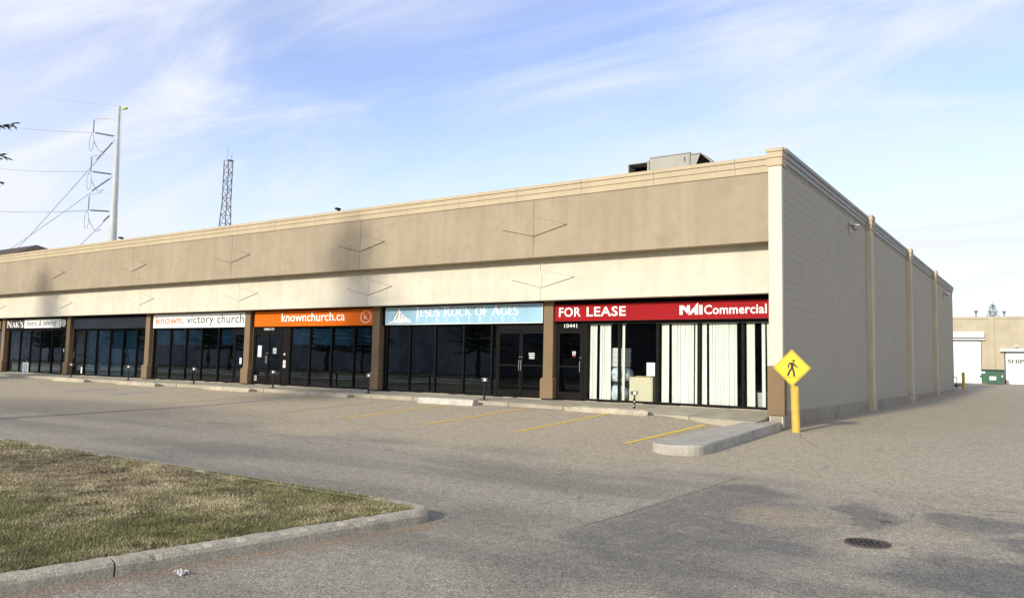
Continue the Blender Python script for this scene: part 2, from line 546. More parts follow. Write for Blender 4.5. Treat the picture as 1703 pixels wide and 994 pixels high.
def glass_material(name, tint, gain, f0=1.52):
    t = NT(name)
    t.n.remove(t.b)
    out = t.n['Material Output']
    fr = t.n.new('ShaderNodeFresnel'); fr.inputs['IOR'].default_value = f0
    nb = t.n.new('ShaderNodeBump'); nb.inputs['Strength'].default_value = .09; nb.inputs['Distance'].default_value = .02
    t.l.new(t.noise(1.1, 2, .5), nb.inputs['Height'])
    gl = t.n.new('ShaderNodeBsdfGlossy'); gl.inputs['Roughness'].default_value = 0.01; gl.inputs['Color'].default_value = (.80, .94, 1.0, 1)
    t.l.new(nb.outputs[0], gl.inputs['Normal'])
    tr = t.n.new('ShaderNodeBsdfTransparent'); tr.inputs['Color'].default_value = tint + (1,)
    mx = t.n.new('ShaderNodeMixShader')
    geo = t.n.new('ShaderNodeNewGeometry')
    front = t.math('SUBTRACT', 1.0, geo.outputs['Backfacing'])     # the pane mirrors at its outer face only
    t.l.new(t.math('MULTIPLY', front, t.math('MINIMUM', t.math('MULTIPLY', fr.outputs[0], gain), 1.0)), mx.inputs[0])
    t.l.new(tr.outputs[0], mx.inputs[1]); t.l.new(gl.outputs[0], mx.inputs[2])
    t.l.new(mx.outputs[0], out.inputs['Surface'])
    MATS[name] = t.m


glass_material('glass_clear', (.96, .975, .965), .8)
glass_material('glass_tinted', (.62, .69, .73), 3.8)
glass_material('glass_door', (.45, .47, .46), 1.4)
M = MATS

# ------------------------------------------------------------------ ground
gx = np.unique(np.concatenate([np.array([-2500, -1200, -600, -300, -150, -100, -75]), np.arange(-60, -10, 1.0), np.arange(-10, 12, .25),
                               np.arange(12, 30, 1.0), np.array([40, 60, 100, 200, 500, 1200, 2500])]))
gy = np.unique(np.concatenate([np.array([-2500, -1200, -600, -300, -150, -100, -70, -50, -40]), np.arange(-30, -20, 1.0), np.arange(-20, 2, .25),
                               np.array([-1.9, -1.5]), np.arange(2, 70, 1.0), np.array([80, 100, 150, 300, 600, 1200, 2500])]))
GX, GY = np.meshgrid(gx, gy, indexing='ij')
GZ = gz(GX, GY)
drain_c = (4.47, -12.02)
gv = np.stack([GX, GY, GZ], -1).reshape(-1, 3)
ny = len(gy)
gf = []
for i in range(len(gx) - 1):
    for j in range(ny - 1):
        x0, y0 = gx[i], gy[j]
        if abs((gx[i] + gx[i + 1]) / 2 - 4.5) < .25 and abs((gy[j] + gy[j + 1]) / 2 + 12.0) < .25: continue   # opening for the catch basin
        gf.append((i * ny + j, (i + 1) * ny + j, (i + 1) * ny + j + 1, i * ny + j + 1))
# ring closing the square opening down to a round one
gvl = [tuple(v) for v in gv]
k0 = len(gvl)
RN = 32
sq = []
for q in range(RN):
    a = 2 * math.pi * q / RN
    c_, s_ = math.cos(a), math.sin(a)
    mxx = max(abs(c_), abs(s_))
    sq.append((4.5 + .25 * c_ / mxx, -12.0 + .25 * s_ / mxx))
for q in range(RN):
    gvl.append((sq[q][0], sq[q][1], float(gz(sq[q][0], sq[q][1]))))
for q in range(RN):
    a = 2 * math.pi * q / RN
    px, py = 4.5 + .212 * math.cos(a), -12.0 + .212 * math.sin(a)
    gvl.append((px, py, float(gz(px, py)) - .006))
for q in range(RN):
    w = (q + 1) % RN
    gf.append((k0 + q, k0 + w, k0 + RN + w, k0 + RN + q))
me = bpy.data.meshes.new('ground')
me.from_pydata(gvl, [], gf)
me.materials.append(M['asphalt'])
for p in me.polygons: p.use_smooth = True
ground = tag(link('ground', me), 'worn tan and grey asphalt of the parking lot and lane', 'ground', kind='structure')


def decal(pts_fn, n, name, mat, parent, h=.006):
    """a strip laid on the ground: pts_fn(t) gives left and right edge points"""
    b = MB()
    for i in range(n + 1):
        for q in pts_fn(i / n):
            b.v.append((q[0], q[1], float(gz(q[0], q[1])) + h))
    for i in range(n): b.f.append((2 * i, 2 * i + 1, 2 * i + 3, 2 * i + 2))
    return b.build(name, mat, parent)


for k in range(7):
    x = -.86 - 2.57 * k
    y0, y1, w = (-6.5, -2.25, .05)
    mat = 'yellow_line' if k < 4 else 'yellow_line_faded'
    decal(lambda t, x=x: ((x - w, y0 + (y1 - y0) * t), (x + w, y0 + (y1 - y0) * t)), 14, 'parking_line', M[mat], ground)
for cxp, cyp in ((-24.6, -4.6), (-21.9, -4.6)):
    decal(lambda t, c=cxp: ((c - .75, cyp - .7 + 1.4 * t), (c + .75, cyp - .7 + 1.4 * t)), 6, 'blue_marking', M['blue_paint'], ground)

def crack_line(pts, w, jit, name='crack', mat='crack_fill'):
    """an irregular open crack or seam lying in the asphalt"""
    fine = []
    for (p, q) in zip(pts[:-1], pts[1:]):
        n = max(2, int(math.dist(p, q) / .12))
        for i in range(n): fine.append((p[0] + (q[0] - p[0]) * i / n + random.gauss(0, jit), p[1] + (q[1] - p[1]) * i / n + random.gauss(0, jit)))
    fine.append(pts[-1])
    b = MB()
    for i, p in enumerate(fine):
        a, c = fine[max(0, i - 1)], fine[min(len(fine) - 1, i + 1)]
        L = math.dist(a, c) or 1
        nx, ny = -(c[1] - a[1]) / L, (c[0] - a[0]) / L
        ww = w * random.uniform(.3, 1.0) * min(1, .25 + min(i, len(fine) - 1 - i) * .2)
        for s_ in (1, -1):
            x, y = p[0] + nx * ww * s_, p[1] + ny * ww * s_
            b.v.append((x, y, float(gz(x, y)) + .003))
    for i in range(len(fine) - 1): b.f.append((2 * i, 2 * i + 1, 2 * i + 3, 2 * i + 2))
    return b.build(name, M[mat], ground)


crack_line([(1.10, -1.45), (1.45, -2.6), (1.7, -3.1), (2.25, -4.4), (2.9, -4.2), (3.95, -3.5), (5.2, -3.3)], .012, .02)
crack_line([(1.7, -3.1), (2.6, -2.2), (3.2, -1.9)], .008, .02)
crack_line([(1.96, -13.5), (2.05, -12.4), (2.14, -10.6), (2.22, -8.7)], .008, .014, 'seam')
crack_line([(1.96, -13.5), (2.9, -13.85), (3.6, -14.0), (4.4, -14.4), (5.4, -14.7)], .006, .025, 'seam')
crack_line([(.75, 20.0), (2.4, 19.0), (4.5, 17.5), (8, 16.2)], .02, .05, 'seam')
crack_line([(5.0, -9.6), (6.4, -9.4), (8.5, -9.0)], .012, .02, 'seam')
crack_line([(-7.2, -9.8), (-5.2, -10.4), (-3.6, -10.2), (-1.5, -11.0)], .009, .025)
crack_line([(-12, -7.2), (-9.5, -7.9), (-7.8, -7.6)], .010, .03)
for i in range(26):      # oil drips inside the stalls
    x, y = -2.1 - 2.57 * random.randrange(6) + random.gauss(0, .22), random.uniform(-6.2, -3)
    r_ = random.uniform(.02, .07)
    b = MB().poly([(x + r_ * random.uniform(.6, 1.1) * math.cos(a), y + r_ * random.uniform(.6, 1.1) * math.sin(a), 0) for a in np.linspace(0, 6.283, 11)[:-1]])
    b.v = [(v[0], v[1], float(gz(v[0], v[1])) + .003) for v in b.v]
    b.build('oil_drip', M['oil_stain'], ground)

# sidewalk of separate slabs in front of the shops
walk = tag(link('sidewalk', None), 'concrete sidewalk of slabs along the shopfronts', 'sidewalk', kind='structure')
x = -50.0
while x < .2:
    x1 = min(x + 1.8, .26)
    b = MB()
    g = .007
    zl, zr = wz(x), wz(x1)
    yf, yb = -1.95 + random.uniform(-.015, .015), -.03
    top = [(x + g, yf, zl - .012), (x1 - g, yf, zr - .012), (x1 - g, yb, -.012), (x + g, yb, -.012)]
    b.prism([(p[0], p[1], -.45) for p in top], (0, 0, .3))
    for i in range(4): b.v[4 + i] = top[i]
    b.build('slab', M['concrete_walk'], walk, bevel=.012)
    x = x1
MB().box(-50, .25, -1.9, -.05, -.5, -.24).build('slab_joint', M['soil'], walk)
# broken mortar lip under the glass
b = MB()
for i in range(120):
    xa = -44 + i * .368
    if any(abs(xa - (-6.6 - 7.2 * k)) < .45 for k in range(7)): continue
    b.box(xa, xa + .367, -.075 - random.uniform(0, .05), -.02, -.16, .006 + random.uniform(-.012, .008))
b.build('mortar_lip', M['concrete_walk'], walk)

# raised concrete island at the end of the stalls
isl_pts = []
for a in np.linspace(180, 360, 15):
    isl_pts.append((.36 + .50 * math.cos(R(a)), -6.72 + .55 * math.sin(R(a))))
isl_pts += [(.78, -4.5), (.68, -2.4), (.62, -1.22), (.30, -1.2), (.28, -1.96), (-.02, -1.98), (-.08, -3.2), (-.13, -5)]
b = MB()
n = len(isl_pts)
for (px, py) in isl_pts: b.v.append((px, py, -.62))
for s, dz in ((.0, -.035), (.03, 0)):
    for (px, py) in isl_pts:
        zt = interp(py, [(-8, -.335), (-6, -.305), (-2, -.205), (-1, -.20)])
        qx, qy = px + (.36 - px) * s, py + (-4 - py) * s * .3
        b.v.append((qx, qy, float(zt) + dz))
for s in range(2):
    for i in range(n):
        j = (i + 1) % n
        b.f.append((s * n + i, s * n + j, (s + 1) * n + j, (s + 1) * n + i))
b.f.append(tuple(2 * n + i for i in range(n)))
island = tag(b.build('concrete_island', M['concrete_island']), 'long raised concrete island with rounded nose ending the parking row', 'island', kind='structure')

# ------------------------------------------------------------------ grass island with its kerb
KZ = -.475


def kerb_x(y): return .10 + (y + 18) * .150


outer = []
outer += [(-70.0, -13.82), (-30.0, -13.82), (-12.0, -13.82), (-6.0, -13.82), (-2.0, -13.84)]
ccx, ccy, rr = .66 - .42, -13.86 - .42, .42
for a in np.linspace(90, 8, 9): outer.append((ccx + rr * math.cos(R(a)), ccy + rr * math.sin(R(a))))
for y in (-14.9, -15.6, -16.4, -17.2, -18, -19, -20, -22, -24): outer.append((kerb_x(y), y))
outer = [Vector((p[0], p[1])) for p in outer]


def offset_line(pts, d):
    res = []
    for i, p in enumerate(pts):
        t = (pts[min(i + 1, len(pts) - 1)] - pts[max(i - 1, 0)]).normalized()
        res.append(p + Vector((t.y, -t.x)) * d)       # to the right of travel = inwards
    return res


inner = offset_line(outer, .17)
kerb = tag(link('kerb', None), 'weathered concrete kerb around the grass island', 'kerb', kind='structure')


def kerb_piece(a, bnd):
    """one cast length of kerb, from outline index a to bnd"""
    fine = []
    for i in range(a, bnd):
        seg = max(1, int((outer[i + 1] - outer[i]).length / .05)) if i >= 3 else 6
        for s in range(seg): fine.append((outer[i].lerp(outer[i + 1], s / seg), inner[i].lerp(inner[i + 1], s / seg)))
    fine.append((outer[bnd], inner[bnd]))
    b = MB()
    prof = [(0, -.80), (0.0, KZ - .05), (.015, KZ - .022), (.045, KZ - .004), (.10, KZ + .002), (.17, KZ - .004), (.17, -.8)]
    for (o_, i_) in fine:
        d = (i_ - o_)
        for (u, z) in prof:
            q = o_ + d * (u / .17)
            w3 = Vector((q.x * 5, q.y * 5, z * 5 + u * 9))
            j = (.006 * mnoise.noise(w3) + .005 * mnoise.noise(w3 * 3.3) + .004 * (random.random() - .5)) if z > -.7 else 0
            if .01 < u < .06 and mnoise.noise(w3 * 1.7) > .32: j -= .016      # chipped arris
            b.v.append((q.x + j * .6, q.y + j * .6, z + j))
    n = len(prof)
    for i in range(len(fine) - 1):
        for q in range(n - 1):
            b.f.append((i * n + q, i * n + q + 1, (i + 1) * n + q + 1, (i + 1) * n + q))
    b.f.append(tuple(range(n))); b.f.append(tuple(reversed(range((len(fine) - 1) * n, len(fine) * n))))
    o = b.build('kerb_length', M['concrete_kerb'], kerb, smooth=False)
    return o


# split the cast lengths with a narrow joint near the middle of the visible side
jy = -16.42
ji = next(i for i in range(len(outer)) if outer[i].y <= -16.4 and outer[i].x < .7 and i > 10)
kerb_piece(0, 5)
keep_o, keep_i = outer[ji].copy(), inner[ji].copy()
kerb_piece(5, ji)
outer[ji] = outer[ji] + Vector((-.0025, -.016)); inner[ji] = inner[ji] + Vector((-.0025, -.016))
kerb_piece(ji, len(outer) - 1)

lawn_poly = inner
b = MB()
lv = [(p.x, p.y, KZ - .012) for p in lawn_poly] + [(-70, -24, KZ - .012)]
b.poly(lv)
lawn = tag(b.build('lawn', M['lawn_ground']), 'soil of the grass island by the driveway', 'lawn', kind='structure')
if lawn.data.polygons[0].normal.z < 0: lawn.data.flip_normals()


def vnoise(x, y, s, seed):
    """cheap smooth value noise"""
    r = np.random.default_rng(seed).random((64, 64))
    u, v = x * s, y * s
    i, j = np.floor(u).astype(int), np.floor(v).astype(int)
    fu, fv = u - i, v - j
    fu, fv = fu * fu * (3 - 2 * fu), fv * fv * (3 - 2 * fv)
    g = lambda a, c: r[a % 64, c % 64]
    return (g(i, j) * (1 - fu) + g(i + 1, j) * fu) * (1 - fv) + (g(i, j + 1) * (1 - fu) + g(i + 1, j + 1) * fu) * fv


def make_grass():
    camp = np.array([6.09, -20.54])
    N = 1500000
    x = RNG.uniform(-17, .75, N); y = RNG.uniform(-20.2, -13.95, N)
    d = np.hypot(x - camp[0], y - camp[1])
    xin = np.where(y > -14.28, .24 + np.sqrt(np.maximum(.0, .25 ** 2 - (y + 14.28) ** 2)) - np.where(y > -14.03, .25 + .35 * RNG.random(N), 0), .10 + (y + 18) * .150 - .165)
    dirx, diry = x - camp[0], y - camp[1]
    # only what lies right of the left frame edge (with a margin), towards the camera's view
    vis = (diry / np.maximum(1e-6, -dirx)) > .05
    bare = vnoise(x, y, 2.3, 12) * .6 + vnoise(x, y, 6.0, 13) * .4
    keep = (x < xin) & (y < -13.87) & vis & (RNG.random(N) > np.clip((bare - .62) * 6, 0, .85)) & (RNG.random(N) < np.clip((9.0 / d) ** 1.6, .08, 1))
    x, y, d = x[keep], y[keep], d[keep]
    n = len(x)
    dry = vnoise(x, y, .7, 3) * .45 + vnoise(x, y, 1.9, 4) * .35 + vnoise(x, y, 4.5, 6) * .2
    deadspot = np.exp(-((x + 5.2) ** 2 / 9 + (y + 15.0) ** 2 / .9))
    dry = np.clip(dry + .5 * deadspot - .12 * np.exp(-((x - 0) ** 2) / 2), 0, 1)
    h = RNG.uniform(.010, .030, n) * (1 - .35 * deadspot) * np.where(RNG.random(n) < .06, 1.6, 1)
    near_edge = (xin[keep] - x) < .09
    h = np.where(near_edge, h * 1.35, h)
    w = RNG.uniform(.0015, .0031, n) * np.clip(d / 6.5, 1, 2.4)
    a = RNG.uniform(0, 2 * np.pi, n)
    lean = RNG.uniform(.1, 1.1, n) * h
    la = RNG.uniform(0, 2 * np.pi, n)
    z0 = np.where(y > -14.03, KZ, KZ - .014)
    spill = near_edge & (RNG.random(n) < .35)
    la = np.where(spill, RNG.normal(0, .5, n), la)
    lean = np.where(spill, RNG.uniform(.02, .06, n), lean)
    h = np.where(spill, RNG.uniform(.012, .035, n), h)
    p0 = np.stack([x - np.cos(a) * w, y - np.sin(a) * w, z0], 1)
    p1 = np.stack([x + np.cos(a) * w, y + np.sin(a) * w, z0], 1)
    p2 = np.stack([x + np.cos(la) * lean, y + np.sin(la) * lean, z0 + h], 1)
    v = np.stack([p0, p1, p2], 1).reshape(-1, 3)
    me = bpy.data.meshes.new('grass')
    me.vertices.add(3 * n); me.vertices.foreach_set('co', v.ravel())
    me.loops.add(3 * n); me.loops.foreach_set('vertex_index', np.arange(3 * n, dtype=np.int32))
    me.polygons.add(n); me.polygons.foreach_set('loop_start', np.arange(0, 3 * n, 3, dtype=np.int32))
    me.polygons.foreach_set('loop_total', np.full(n, 3, dtype=np.int32))
    me.update()
    green = np.array([.175, .185, .070]); straw = np.array([.47, .405, .25]); brown = np.array([.26, .20, .125])
    pick = RNG.random(n)
    straw_p = np.clip(.30 + 2.0 * (dry - .47), .06, .85)
    colr = np.where((pick < straw_p)[:, None], straw, green)
    colr = np.where((RNG.random(n) < .14 + .38 * deadspot)[:, None], brown, colr)
    colr = colr * RNG.uniform(.6, 1.35, (n, 1)) * (.62 + .76 * vnoise(x, y, 5.1, 9))[:, None]
    at = me.color_attributes.new('tint', 'FLOAT_COLOR', 'POINT')
    full = np.ones((n, 3, 4)); full[:, :, :3] = colr[:, None, :]
    at.data.foreach_set('color', full.ravel())
    me.materials.append(M['grass_blades'])
    return tag(link('grass', me), 'short patchy green and straw coloured grass on the island', 'grass', kind='stuff')


make_grass()


def scatter(name, spots, smin, smax, mat, label, cat, flat=.55):
    """many tiny stones or leaves as one mass"""
    vs_, fs_ = [], []
    base = np.array([(1, 0, 0), (-1, 0, 0), (0, 1, 0), (0, -1, 0), (0, 0, 1), (0, 0, -1)], float)
    tri = [(0, 2, 4), (2, 1, 4), (1, 3, 4), (3, 0, 4), (2, 0, 5), (1, 2, 5), (3, 1, 5), (0, 3, 5)]
    for (x, y, z) in spots:
        s = random.uniform(smin, smax)
        a = random.uniform(0, 6.28)
        k = len(vs_)
        for q in base:
            e = q * s * np.array([1, random.uniform(.6, 1), flat]) * random.uniform(.8, 1.2)
            vs_.append((x + e[0] * math.cos(a) - e[1] * math.sin(a), y + e[0] * math.sin(a) + e[1] * math.cos(a), z + e[2]))
        fs_ += [(k + p, k + q, k + r) for p, q, r in tri]
    me = bpy.data.meshes.new(name); me.from_pydata(vs_, [], fs_); me.materials.append(mat)
    return tag(link(name, me), label, cat, kind='stuff')


spots = []
for i in range(5200):
    y = random.uniform(-19, -14.1)
    off = min(abs(random.gauss(0, .16)), .7)
    x = (kerb_x(y) if y < -14.6 else .66 - (max(0, y + 14.28) ** 2) * 2) + .01 + off
    spots.append((x, y, float(gz(x, y)) + .002))
for i in range(2200):
    x, y = random.gauss(3.45, .35), random.gauss(-11.3, .3)
    if random.random() < .4: x, y = random.gauss(4.9, .3), random.gauss(-11.3, .35)
    spots.append((x, y, float(gz(x, y)) + .001))
for i in range(1800):
    y = random.uniform(-1, 26); x = .62 + abs(random.gauss(0, .12))
    spots.append((x, y, float(gz(x, y)) + .002))
for i in range(1600):
    x, y = random.uniform(-2, 6), random.uniform(-18, -6)
    spots.append((x, y, float(gz(x, y)) + .001))
scatter('gravel', spots, .003, .0075, M['pebble'], 'loose brown grit lying along the kerb and around the drain', 'gravel')
spots = [(random.uniform(-9, .3), random.uniform(-17.8, -14.2), KZ + .012) for i in range(190)]
scatter('fallen_leaves', spots, .012, .026, M['leaf_brown'], 'scattered small dry leaves on the grass', 'leaves', .12)

# ------------------------------------------------------------------ the commercial strip building
bld = thing('commercial_building', 'long beige stucco strip building with shopfronts and a grey block side wall', 'building')
XL = -50.0                      # the building runs on beyond the left of the view
WALL_X = .55                    # outer face of the block side wall
YB = 37.9                       # rear end
COLS = [-6.60 - 7.2 * k for k in range(6)]
JOINTS = [-6.66 - 7.22 * k for k in range(6)]
Z_SOF, Z_UP0, Z_UP1, Z_CAP = 2.955, 4.20, 5.95, 6.345

# concealed walls, roof and interior shell
MB().box(XL, .40, 7.0, YB - .3, -.2, 5.8).build('rear_shell', M['interior_dark'], bld)
MB().box(XL, .42, -.28, YB - .05, 5.80, 5.90).build('roof', M['roof_felt'], bld)
MB().box(.30, .5455, -.95, YB, -.5, 6.05).build('side_wall', M['mortar'], bld)
MB().box(XL, .3, YB - .3, YB - .04, -.3, 6.2).build('rear_wall', M['wall_far'], bld)
MB().box(XL, .3, .06, 7.0, -.3, -.012).build('shop_floor', M['carpet'], bld)
MB().box(XL, .3, .12, 7.0, 2.75, 2.85).build('shop_ceiling', M['interior_wall'], bld)
MB().box(XL, .3, -.59, .3, Z_SOF + .02, Z_SOF + .08).build('soffit', M['soffit_dark'], bld)
MB().box(XL, .3, -.06, .12, 2.30, Z_SOF + .02).build('sign_band', M['black_panel'], bld)
for k, cxx in enumerate(COLS):
    MB().box(cxx - .06, cxx + .06, .06, 7.0, -.01, 2.75).build('party_wall', M['interior_wall'] if k == 0 else M['interior_dark'], bld)

# stucco bands, panel by panel
edges = [.295] + JOINTS + [XL]
for k in range(len(edges) - 1):
    a, c = edges[k + 1] + .007, edges[k] - (.007 if k else 0)
    MB().box(a, c, -1.03, -.29, Z_UP0, Z_UP1).build('upper_panel', M['stucco_tan'], bld)
    MB().box(a, c, -.60, -.29, Z_SOF, Z_UP0 + .05).build('lower_panel', M['stucco_cream'], bld)
MB().box(XL, .29, -.285, -.26, Z_SOF + .1, 6.2).build('band_backing', M['soffit_dark'], bld)


def diamond(xc, yf, zc, hw, zt, zb, mat, proud):
    """raised diamond made of two halves that meet at the panel joint"""
    for s in (-1, 1):
        pts = [(xc + s * .006, yf + .01, zc - zb), (xc + s * hw, yf + .01, zc), (xc + s * .006, yf + .01, zc + zt)]
        if s < 0: pts.reverse()
        b = MB()
        k = 0
        b.v += pts + [(p[0], yf - proud * (.35 if p[2] > zc + .01 else 1), p[2]) for p in pts]
        b.f += [(3, 4, 5), (0, 1, 4, 3), (1, 2, 5, 4), (2, 0, 3, 5)]
        o = b.build('diamond_half', mat, bld)
        bm = bmesh.new(); bm.from_mesh(o.data); bmesh.ops.recalc_face_normals(bm, faces=bm.faces); bm.to_mesh(o.data); bm.free()


def edge_strips(xc, yf, zc, hw, zt, zb):  # thin dark strips drawn along the diamond's edges
    for s in (-1, 1):
        for (za, w, top) in ((-zb, .011, False), (zt, .004, True)):
            if top and s < 0: continue
            b = MB()
            b.v += [(xc + s * .004, yf - .0015, zc + za - w), (xc + s * (hw + .02), yf - .0015, zc - w), (xc + s * (hw + .02), yf - .0015, zc + w), (xc + s * .004, yf - .0015, zc + za + w)]
            b.v += [(v[0], yf + .01, v[2]) for v in b.v]
            b.f += [(0, 1, 2, 3), (4, 5, 1, 0), (1, 5, 6, 2), (2, 6, 7, 3), (3, 7, 4, 0)]
            b.build('edge_strip', M['soffit_dark'], bld)


for j in JOINTS[:6]:
    edge_strips(j + .02, -1.03, 5.10, 1.13, .30, .27)
    edge_strips(j + .06, -.60, 3.61, 1.10, .25, .27)
    diamond(j + .02, -1.03, 5.10, 1.13, .30, .27, M['stucco_tan'], .035)
    diamond(j + .06, -.60, 3.61, 1.10, .25, .27, M['stucco_cream'], .028)

# front coping: three stepped runs with open joints
cx_edges = [.295, -.54] + [-.54 - 2.24 * k for k in range(1, 23)]
for i in range(len(cx_edges) - 1):
    a, c = cx_edges[i + 1] + .004, cx_edges[i] - .004
    b = MB()
    b.box(a, c, -1.060, -.6, Z_UP1 - .02, Z_UP1 + .145)
    b.box(a, c, -1.085, -.6, Z_UP1 + .150, Z_UP1 + .295)
    b.box(a, c, -1.115, -.6, Z_UP1 + .300, Z_CAP)
    b.build('coping_length', M['coping_tan'], bld)

# corner pilaster with its cap and its brown foot
cp = MB().box(.30, .63, -1.10, -.955, -.35, 6.05).build('corner_pilaster', M['pilaster_cream'], bld, bevel=.012)
b = MB().box(.285, .65, -1.125, -.76, 6.055, 6.255)
b.box(.275, .665, -1.15, -.75, 6.26, 6.40)
b.box(.265, .68, -1.175, -.74, 6.405, 6.485)
b.build('cap', M['coping_tan'], cp)
MB().box(.275, .685, -1.155, -.94, -.055, 1.13).build('foot', M['column_brown'], cp, bevel=.01)
MB().box(.33, .60, -1.11, -.96, -.4, -.058).build('base', M['foundation_paint'], cp)

# block side wall: nearest blocks singly, the rest as one mass
BL, BH = .405, .2025
JW = .0045


def block_mesh(l, name):
    b = MB().box(0, .016, .0012, l - .0012, .0025, BH - .0025)
    me = b.mesh(name, M['painted_block'], bevel=.0015)
    return me


full, half = block_mesh(BL, 'block'), block_mesh(BL / 2, 'block_half')
single, rest = [], MB()
ROWS = 30
for r_ in range(ROWS):
    z = .0 + r_ * BH
    y = -.95
    first = True
    cnt = 0
    while y < YB - .02:
        l = BL / 2 if (first and r_ % 2) else BL
        l = min(l, YB - y)
        first = False
        if cnt < 10 and l > .15 and len(single) < 298:
            o = link('block', full if l > .3 else half, bld, (WALL_X - .016 + random.uniform(-.0012, .0012), y, z))
            single.append(o)
        else:
            dx = random.uniform(-.0012, .0012)
            jl = .0012
            jb, jt = random.choice((.001, .002, .004)), random.choice((.001, .003, .004))
            rest.box(WALL_X - .016 + dx, WALL_X + dx, y + jl, y + l - jl, z + jb, z + BH - jt)
        cnt += 1
        y += l
o = rest.build('block_field', M['painted_block'], bld); o['kind'] = 'stuff'
MB().box(.45, WALL_X + .018, -.952, YB + .01, -.75, -.002).build('foundation', M['foundation_paint'], bld, bevel=.006)
# patched rectangles of paint
MB().box(WALL_X + .0015, WALL_X + .004, 12.7, 13.9, .05, 1.35).build('paint_patch', M['painted_block_repaired'], bld)

PY = [9.75, 18.95, 27.95]
for y in PY:
    p = MB().box(WALL_X - .1, WALL_X + .17, y, y + .48, .05, 6.08).build('side_pilaster', M['pilaster_tan'], bld, bevel=.012)
    MB().box(WALL_X - .05, WALL_X + .19, y - .02, y + .50, -.7, .045).build('base', M['pilaster_tan'], p, bevel=.01)
    b = MB().box(WALL_X - .05, WALL_X + .185, y - .015, y + .495, 6.085, 6.25)
    b.box(WALL_X - .05, WALL_X + .205, y - .03, y + .51, 6.255, 6.42)
    b.box(WALL_X - .05, WALL_X + .225, y - .045, y + .525, 6.425, 6.62)
    b.build('cap', M['coping_tan'], p)
segs = [-.70] + sum([[y - .05, y + .53] for y in PY], []) + [YB + .06]
for i in range(0, len(segs), 2):
    a, c = segs[i], segs[i + 1]
    L = c - a
    nseg = max(1, round(L / 3.0))
    for q in range(nseg):
        ya, yb_ = a + L * q / nseg + (.003 if q else 0), a + L * (q + 1) / nseg - .003
        b = MB()
        b.box(.25, WALL_X + .030, ya, yb_, 6.215, 6.335)
        b.box(.25, WALL_X + .055, ya, yb_, 6.345, 6.465)
        b.box(.25, WALL_X + .090, ya, yb_, 6.475, 6.575)
        b.build('side_coping_length', M['coping_grey'], bld)
MB().box(.24, WALL_X - .002, -.74, YB, 6.052, 6.214).build('coping_kerb', M['mortar'], bld)
MB().box(.30, WALL_X + .10, -.738, -.702, 6.2, 6.585).build('coping_end', M['coping_tan'], bld)

# columns between the shops
col_proto = None
for cxx in COLS:
    if col_proto is None:
        col = MB().box(-.17, .17, -.20, .05, .05, Z_SOF + .01).build('column', M['column_brown'], bld, bevel=.008)
        b = MB()
        b.v += [(-.225, -.265, .03), (.225, -.265, .03), (.225, .04, .03), (-.225, .04, .03),
                (-.225, -.265, .60), (.225, -.265, .60), (.225, .04, .60), (-.225, .04, .60),
                (-.172, -.203, .66), (.172, -.203, .66), (.172, .03, .66), (-.172, .03, .66)]
        b.f += [(3, 2, 1, 0), (0, 1, 5, 4), (1, 2, 6, 5), (3, 0, 4, 7), (4, 5, 9, 8), (5, 6, 10, 9), (7, 4, 8, 11), (8, 9, 10, 11)]
        b.build('plinth', M['column_brown'], col)
        MB().box(-.19, .19, -.22, .03, -.06, .028).build('shoe', M['soffit_dark'], col)
        MB().box(.171, .21, -.03, .05, .04, Z_SOF).build('jamb', M['jamb_brown'], col)
        col.location = (cxx, 0, 0)
        col_proto = col
    else:
        copy_tree(col_proto, bld).location = (cxx, 0, 0)

# shopfront glazing -------------------------------------------------
ZG0, ZG1 = .03, 2.30


def mullion(x, w=.05, z0=ZG0, z1=ZG1, name='mullion', mat='bronze_frame'):
    return MB().box(x - w / 2, x + w / 2, -.045, .075, z0, z1).build(name, M[mat], bld)


def rail(x0, x1, z, h=.05, name='rail'):
    return MB().box(x0, x1, -.043, .073, z, z + h).build(name, M['bronze_frame'], bld)


def pane(x0, x1, z0, z1, mat):
    return MB().box(x0 + .001, x1 - .001, .006, .014, z0, z1).build('window_pane', M[mat], bld)


def window_run(xs, mat):
    """panes between the given mullion lines"""
    for i, x in enumerate(xs): mullion(x, .055 if 0 < i < len(xs) - 1 else .06)
    for a, c in zip(xs[:-1], xs[1:]):
        pane(a + .026, c - .026, ZG0 + .04, ZG1 - .03, mat)
    rail(xs[0], xs[-1], ZG0 - .02, .06, 'sill')
    rail(xs[0], xs[-1], ZG1 - .035, .035, 'head_rail')


def door(x0, x1, ztop, mat, hinge, decals=()):
    """glazed aluminium door leaf with stiles, rails, closer and pull bar"""
    b = MB()
    s = .055
    y0, y1 = -.03, .02
    b.box(x0, x0 + s, y0, y1, .02, ztop); b.box(x1 - s, x1, y0, y1, .02, ztop)
    b.box(x0 + s, x1 - s, y0, y1, .02, .24); b.box(x0 + s, x1 - s, y0, y1, ztop - .09, ztop)
    d = b.build('door', M['bronze_frame'], bld)
    MB().box(x0 + s, x1 - s, -.006, .0, .24, ztop - .09).build('pane', M[mat], d)
    MB().box(x0 + s, x1 - s, -.045, -.015, .98, 1.02).build('push_bar', M['bronze_frame'], d)
    px = x1 - s * .6 if hinge < 0 else x0 + s * .6
    MB().tube([(px, -.03, .85), (px, -.085, .85), (px, -.085, 1.15), (px, -.03, 1.15)], .011, 6).build('pull', M['metal_grey'], d)
    MB().tube([(px, -.028, 1.26), (px, -.045, 1.26)], .018, 8).build('lock', M['metal_grey'], d)
    for (dx0, dx1, dz0, dz1, dm) in decals:
        MB().box(dx0, dx1, -.0105, -.0075, dz0, dz1).build('notice', M[dm], d)
    return d


